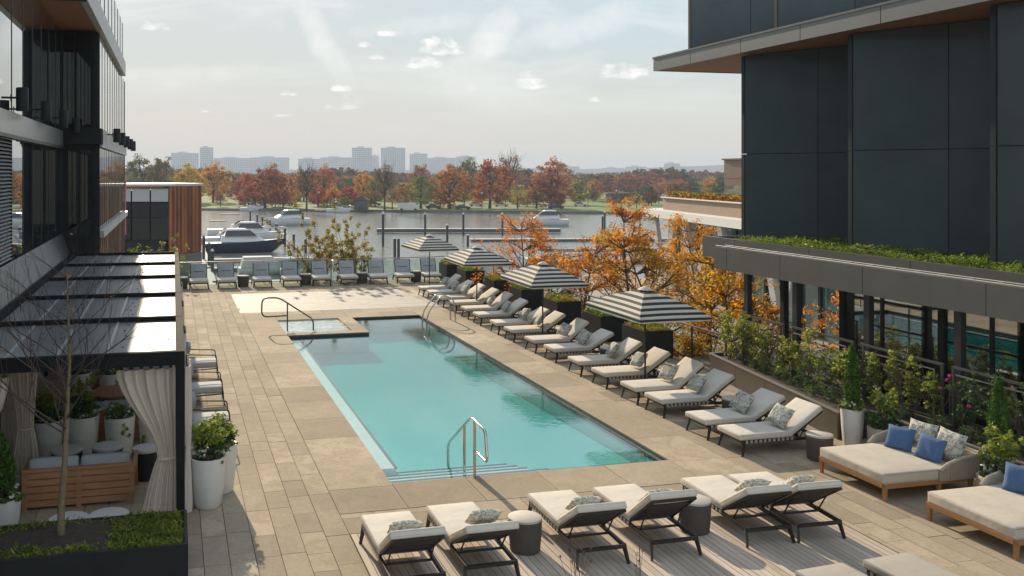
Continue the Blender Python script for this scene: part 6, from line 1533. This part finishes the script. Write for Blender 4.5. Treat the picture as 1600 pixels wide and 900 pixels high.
# ---- park trees on the far bank
CR = {'olive': [(0.121, 0.132, 0.036), (0.202, 0.197, 0.053), (0.282, 0.243, 0.071)], 'umber': [(0.161, 0.143, 0.053), (0.263, 0.197, 0.071), (0.322, 0.220, 0.071)], 'gold': [(0.605, 0.352, 0.053), (0.700, 0.484, 0.071), (0.524, 0.375, 0.071)], 'amber': [(0.605, 0.243, 0.053), (0.700, 0.375, 0.071), (0.484, 0.308, 0.071)],
      'pine': [(0.030, 0.065, 0.032), (0.060, 0.111, 0.045), (0.081, 0.132, 0.045)], 'magenta': [(0.322, 0.065, 0.071), (0.484, 0.111, 0.107), (0.564, 0.155, 0.125)], 'red': [(0.343, 0.077, 0.053), (0.524, 0.132, 0.062), (0.242, 0.220, 0.071)], 'rust': [(0.443, 0.165, 0.053), (0.645, 0.264, 0.071), (0.322, 0.197, 0.071)],
      'brick': [(0.322, 0.111, 0.062), (0.484, 0.176, 0.081), (0.605, 0.243, 0.107)], 'scarlet': [(0.524, 0.065, 0.053), (0.685, 0.132, 0.062), (0.524, 0.176, 0.071)], 'orange': [(0.645, 0.220, 0.045), (0.700, 0.352, 0.062), (0.605, 0.308, 0.053)], 'crimson': [(0.403, 0.044, 0.053), (0.605, 0.077, 0.071), (0.443, 0.111, 0.090)],
      'moss': [(0.202, 0.209, 0.045), (0.343, 0.308, 0.062), (0.443, 0.352, 0.071)], 'twig': [(0.142, 0.111, 0.071), (0.222, 0.155, 0.090), (0.322, 0.155, 0.071)], 'rose': [(0.343, 0.176, 0.107), (0.484, 0.243, 0.133), (0.263, 0.176, 0.107)], 'cedar': [(0.101, 0.165, 0.045), (0.181, 0.264, 0.062), (0.263, 0.308, 0.081)],
      'lime': [(0.403, 0.396, 0.071), (0.605, 0.528, 0.090), (0.282, 0.308, 0.071)], 'grey': [(0.242, 0.220, 0.160), (0.363, 0.308, 0.214)], 'maroon': [(0.242, 0.077, 0.062), (0.363, 0.111, 0.071), (0.443, 0.197, 0.090)]}
CRM = {k: leaf_mat('park_' + k, v, .8, .3) for k, v in CR.items()}
krng = np.random.default_rng(2024)
def crown_mesh(kind, i):
    nm = f'{kind}_crown'
    if kind == 'broad': pts = clumps(krng, 72, 50, (0, 0, .50), (.47, .47, .46), .125, .5, -.95); lf = .048
    elif kind == 'ball': pts = clumps(krng, 50, 50, (0, 0, .52), (.45, .45, .44), .10, .7, -.9); lf = .038
    elif kind == 'bare':
        pts = clumps(krng, 56, 32, (0, 0, .56), (.45, .45, .42), .12, .35, -.8); lf = .034
    else:
        P_ = []
        for k in range(15):
            z = .18 + .80 * k / 15; rad = .50 * (1 - z) ** .7 + .04
            for j in range(9):
                a = krng.random() * 6.283; q = krng.random() ** .5; P_.append(blob_points(krng, 22, (rad * q * math.cos(a), rad * q * math.sin(a), z - .04 * q), (.10, .10, .022), .2))
        pts = np.concatenate(P_); lf = .036
    return leaf_mesh(nm, pts, lf, CRM['rust'], krng, .75, up=.2)
def trunk_mesh(kind, i):
    b = MB(); e = []; r = np.random.default_rng(i + 5)
    b.tube([(0, 0, -.02), (.01, 0, .15), (0, .01, .35), (.01, 0, .62 if kind != 'conifer' else .92)], [.035, .026, .022, .008], 7)
    if kind in ('broad', 'bare'):
        for k in range(8 if kind == 'broad' else 14):
            a = k * 2.4; branches(b, r, (0, 0, .26 + .035 * k * (8 / 14 if kind == 'bare' else 1)), (math.cos(a) * .7, math.sin(a) * .7, .9), .36, .013, 2 if kind == 'bare' else 1, e, .5, .4, 3, sides=4)
    return b.mesh(f'{kind}_trunk', mat('park_bark', (.055, .045, .04), .9))
CROWN = {k: [crown_mesh(k, i) for i in range(3)] for k in ('broad', 'ball', 'bare', 'conifer')}
TRUNK = {k: [trunk_mesh(k, i) for i in range(3)] for k in ('broad', 'ball', 'bare', 'conifer')}
def park_tree(x, y, h, w, kind, colour, label, group, v, rz):
    t = thing('park_tree', label, 'tree', (x, y, BANK_Z), rz, group)
    link('trunk', TRUNK[kind][v], t, None, 0, (w, w, h))
    c = link('crown', CROWN[kind][v], t, None, 0, (w, w, h)); setmat(c, CRM[colour])
for i, (x, y, h, w, kind, colour, label) in enumerate(PARK):
    park_tree(x, y, h * 1.06, w * 1.22, kind, colour, label, None, i % 3, i * 1.7)
r = random.Random(31)
for k in range(95):
    d_ = r.uniform(285, 400); a_ = R(r.uniform(-1, 30)); BACKTREES.append((d_ * math.sin(a_) , d_ * math.cos(a_), r.uniform(3, 5.5))) if d_ * math.cos(a_) > 300 - .47 * d_ * math.sin(a_) else None
for k in range(64):
    d_ = r.uniform(345, 620); a_ = R(r.uniform(-3.5, 35)); BACKTREES.append((d_ * math.sin(a_), d_ * math.cos(a_), r.uniform(6, 11.5)))
for i, (x, y, h) in enumerate(BACKTREES):
    kd = r.choice(['broad', 'broad', 'broad', 'ball', 'bare']); cl_ = r.choice(['rust', 'olive', 'brick', 'amber', 'moss', 'umber', 'rose', 'pine', 'twig', 'maroon', 'orange', 'gold', 'orange'])
    word = {'rust': 'rusty', 'olive': 'olive', 'brick': 'brick red', 'amber': 'amber', 'moss': 'mossy green', 'umber': 'brown', 'rose': 'pinkish', 'pine': 'dark green', 'twig': 'grey brown', 'maroon': 'maroon', 'orange': 'orange', 'gold': 'golden'}[cl_]
    far_ = 'low' if h < 5.6 and math.hypot(x, y) < 402 else 'hazy'
    park_tree(x, y, h, h * r.uniform(.9, 1.5), kd, cl_, f'{far_} {word} {dict(broad="spreading", ball="rounded", bare="thin crowned")[kd]} tree ' + ('standing among the front trees of the far bank' if far_ == 'low' else 'far back in the park beyond the front row'), 'lesser trees of the far bank', i % 3, i * 2.1)
# distant woods that read as one mass
n = 26000; r = np.random.default_rng(66); dist = 520 + r.random(n) ** 1.6 * 1500; az = R(-8) + r.random(n) * R(52)
lump = np.sin(az * 90 + dist * .02) * 2.0 + np.sin(az * 37 + 1) * 2.0
hh_ = r.random(n) ** .7 * (9 + lump); pts = np.stack([dist * np.sin(az), dist * np.cos(az), BANK_Z + hh_], 1)
wood = link('distant_woods', leaf_mesh('distant_woods', pts, 4.6, leaf_mat('distant_leaf', [(.07, .07, .03), (.12, .09, .04), (.17, .09, .045), (.09, .06, .045)], .9, .2), r, .9)); tag(wood, 'hazy belt of autumn woods far beyond the park', 'woods', kind='stuff')
ridge = MB(); pr_ = [(R(-20 + i * 1.1), 4200) for i in range(76)]
vs = []; r2 = random.Random(4)
for a, d_ in pr_:
    hgt = 16 + 9 * math.sin(a * 9 + 2) + 5 * math.sin(a * 23) + r2.uniform(-2, 2) + (10 if a > R(14) else 0)
    vs += [(d_ * math.sin(a), d_ * math.cos(a), -8), (d_ * math.sin(a), d_ * math.cos(a), hgt), ((d_ + 900) * math.sin(a), (d_ + 900) * math.cos(a), -8)]
ridge.add(vs, [q for i in range(75) for q in ((i * 3, (i + 1) * 3, (i + 1) * 3 + 1, i * 3 + 1), (i * 3 + 1, (i + 1) * 3 + 1, (i + 1) * 3 + 2, i * 3 + 2))]); tag(ridge.build('hills', mat('hill_woods', (.06, .06, .035), .95, color2=(.11, .085, .05), vscale=.02, world=True), smooth=True, angle=180), kind='structure')

# ---- park furniture, cars, people-sized bits
def car(label, x, y, rz, m, L_=4.5, h=1.45, van=False, cat='car'):
    t = thing('parked_van' if van else 'parked_car', label, 'van' if van else cat, (x, y, BANK_Z), rz); b = MB(); w = .9
    prof = [(-.5, .30), (-.5, .95 if not van else 1.9), (.34 if van else -.42, 1.0 if not van else 2.0), (.36, .95), (.5, .80), (.5, .30)] if not van else [(-.5, .35), (-.5, 2.1), (.30, 2.15), (.40, 1.2), (.5, 1.05), (.5, .35)]
    pts = [(u * L_, z) for u, z in prof]; n = len(pts); b.add([(p[0], -w, p[1]) for p in pts] + [(p[0], w, p[1]) for p in pts], [tuple(range(n)), tuple(range(2 * n - 1, n - 1, -1))] + [(i, i + n, (i + 1) % n + n, (i + 1) % n) for i in range(n)]); b.build('body', m, t, smooth=False)
    if not van:
        b = MB(); b.add([(-.40 * L_, -.8, .95), (.24 * L_, -.8, .95), (.24 * L_, .8, .95), (-.40 * L_, .8, .95), (-.26 * L_, -.66, h), (.06 * L_, -.66, h), (.06 * L_, .66, h), (-.26 * L_, .66, h)], [(4, 5, 6, 7), (0, 1, 5, 4), (1, 2, 6, 5), (2, 3, 7, 6), (3, 0, 4, 7)]); b.build('windows', BGL, t, smooth=False)
    for sx in (-.32, .33):
        for s in (-1, 1):
            b = MB(); b.tube([(sx * L_, s * .72, .32), (sx * L_, s * .93, .32)], .32, 12); b.build('wheel', BLACK, t)
PAINTW = mat('paint_white', (.62, .62, .62), .3); PAINTD = mat('paint_dark', (.03, .035, .04), .25); PAINTS = mat('paint_silver', (.35, .36, .37), .3, .5)
car('boxy white van parked on the far bank under the cedar', 67.5, 260, R(-24), PAINTW, 6.4, van=True)
car('dark car parked right of the white van on the far bank', 77.5, 268, R(-24), PAINTD)
car('dark car half hidden beneath the maroon tree', 113.5, 258, R(-24), PAINTD, 4.8)
car('dark low car right of the cedar trunk', 85, 262, R(-24), PAINTD)
for i, (u, x, y) in enumerate(((0, 24, 316), (1, 31, 313), (2, 38, 310), (3, 58, 304), (4, 66, 300), (5, 97, 285), (6, 104, 280), (7, 121, 276), (8, 129, 274))):
    car('pale car parked under the trees by the park road, ' + ORD[i] + ' from the left', x, y, R(-22), (PAINTW, PAINTS, PAINTW)[i % 3])
t = thing('kiosk', 'dark hooded kiosk standing on the far lawn', 'kiosk', (54.5, 266, BANK_Z), R(-20)); b = MB(); b.b2(-2, 2, -1.5, 1.5, 0, 3.0); b.build('cabin', PAINTD, t, smooth=False); b = MB(); b.add([(-2.3, -1.8, 3), (2.3, -1.8, 3), (2.3, 1.8, 3), (-2.3, 1.8, 3), (0, 0, 4.3)], [(0, 1, 4), (1, 2, 4), (2, 3, 4), (3, 0, 4), (3, 2, 1, 0)]); b.build('roof', CANV, t, smooth=False); b = MB(); b.b2(-1.5, 1.5, -1.56, -1.51, 1.2, 2.4); b.build('window', BGL, t, smooth=False)
t = thing('park_shelter', 'low brown brick shelter on the lawn right of the trees', 'shelter', (162, 308, BANK_Z), R(-12)); b = MB(); b.b2(-5.5, 5.5, -3, 3, 0, 3.2); b.build('wall', mat('shelter_brick', (.13, .075, .05), .9, var=.15), t, smooth=False); b = MB(); b.b2(-6.2, 6.2, -3.6, 3.6, 3.2, 3.6); b.build('roof', mat('shelter_roof', (.10, .08, .07), .8), t, smooth=False)
for k in range(3): b = MB(); b.b2(-4.2 + k * 3.3, -2.6 + k * 3.3, -3.05, -3.01, .9, 2.3); b.build('window', BLACK, t, smooth=False)
for i, (x, y) in enumerate(((146.7, 283), (44, 281), (90, 259), (126, 262))):
    t = thing('street_lamp', 'slender park lamp post with globe, ' + ('in front of the brick shelter', 'left of the kiosk', 'near the parked dark car', 'right of the maroon tree')[i], 'street lamp', (x, y, BANK_Z), 0, 'lamp posts on the far bank'); b = MB(); b.tube([(0, 0, 0), (0, 0, 4.6)], .09, 8); b.build('pole', DARKMETAL, t); b = MB(); b.lathe([(0, 4.55), (.25, 4.7), (.3, 4.95), (.15, 5.2), (0, 5.25)], 12); b.build('globe', CAPW, t)
for i, (u, v) in enumerate(((23.5, 289.5), (47.5, 271.5))): 
    boat('small pale boat moored against the far bank, ' + ('left one' if i == 0 else 'by the far floating pier'), u, v - 6, R(-20), 7, 2.4, 'open')

# ---- skyline
SKM = mat('skyline_concrete', (.50, .54, .58), .8, var=.2, vscale=.03); SKG = mat('skyline_window', (.10, .13, .17), .3)
sn = ['wide slab at the left end of the skyline', 'slim tower beside the left slab', 'long low block left of centre', 'long low block continuing right', 'block with ribbed front left of the tall tower', 'broad block joining the tall tower', 'tall glass tower left of the square one', 'small block between the two tall towers', 'square tall tower in the centre', 'mid height block right of the square tower', 'long block stepping down to the right', 'end block right of the centre skyline', 'low block on the hazy ridge behind the maroon tree', 'low block on the hazy ridge', 'second low block on the hazy ridge', 'lone tower left of the tan building']
for i, (x, y, w, h) in enumerate(SKYLINE):
    t = thing('far_tower' if h > 60 else 'far_building', 'hazy distant building: ' + sn[i], 'building', (x, y, -6), -math.atan2(x, y), 'distant skyline across the river'); z0 = 5
    b = MB(); b.b2(-w / 2, w / 2, 0, w * .5 if w < 70 else 40, 0, h + 6 if h > 40 else h + 8); b.build('wall', SKM, t, smooth=False)
    H2 = h + 6 if h > 40 else h + 8; nf = max(3, int(H2 / 5.5)); b = MB(); ncol = max(4, int(w / 6))
    for f in range(nf):
        for c in range(ncol): b.b2(-w / 2 + (c + .18) * w / ncol, -w / 2 + (c + .82) * w / ncol, -.4, .05, (f + .25) * H2 / nf, (f + .8) * H2 / nf)
    o = b.build('windows', SKG, t, smooth=False); o['kind'] = 'stuff'
    b = MB(); b.b2(-w * .25, w * .1, 4, 16, H2, H2 + 4); b.build('roof_plant', SKM, t, smooth=False)

# ---- haze: one closed box of thin air
hz = MB(); hz.b2(-1500, 4200, -60, 5600, -11.0, 96); m = bpy.data.materials.new('haze'); m.use_nodes = True; nt = m.node_tree; nt.nodes.remove(nt.nodes['Principled BSDF'])
pvn = nt.nodes.new('ShaderNodeVolumePrincipled'); pvn.inputs['Color'].default_value = (.78, .87, 1.0, 1); pvn.inputs['Density'].default_value = .00028; pvn.inputs['Anisotropy'].default_value = .0
nt.links.new(pvn.outputs[0], nt.nodes['Material Output'].inputs[1]); hzo = hz.build('haze', m, smooth=False); hzo['kind'] = 'stuff'
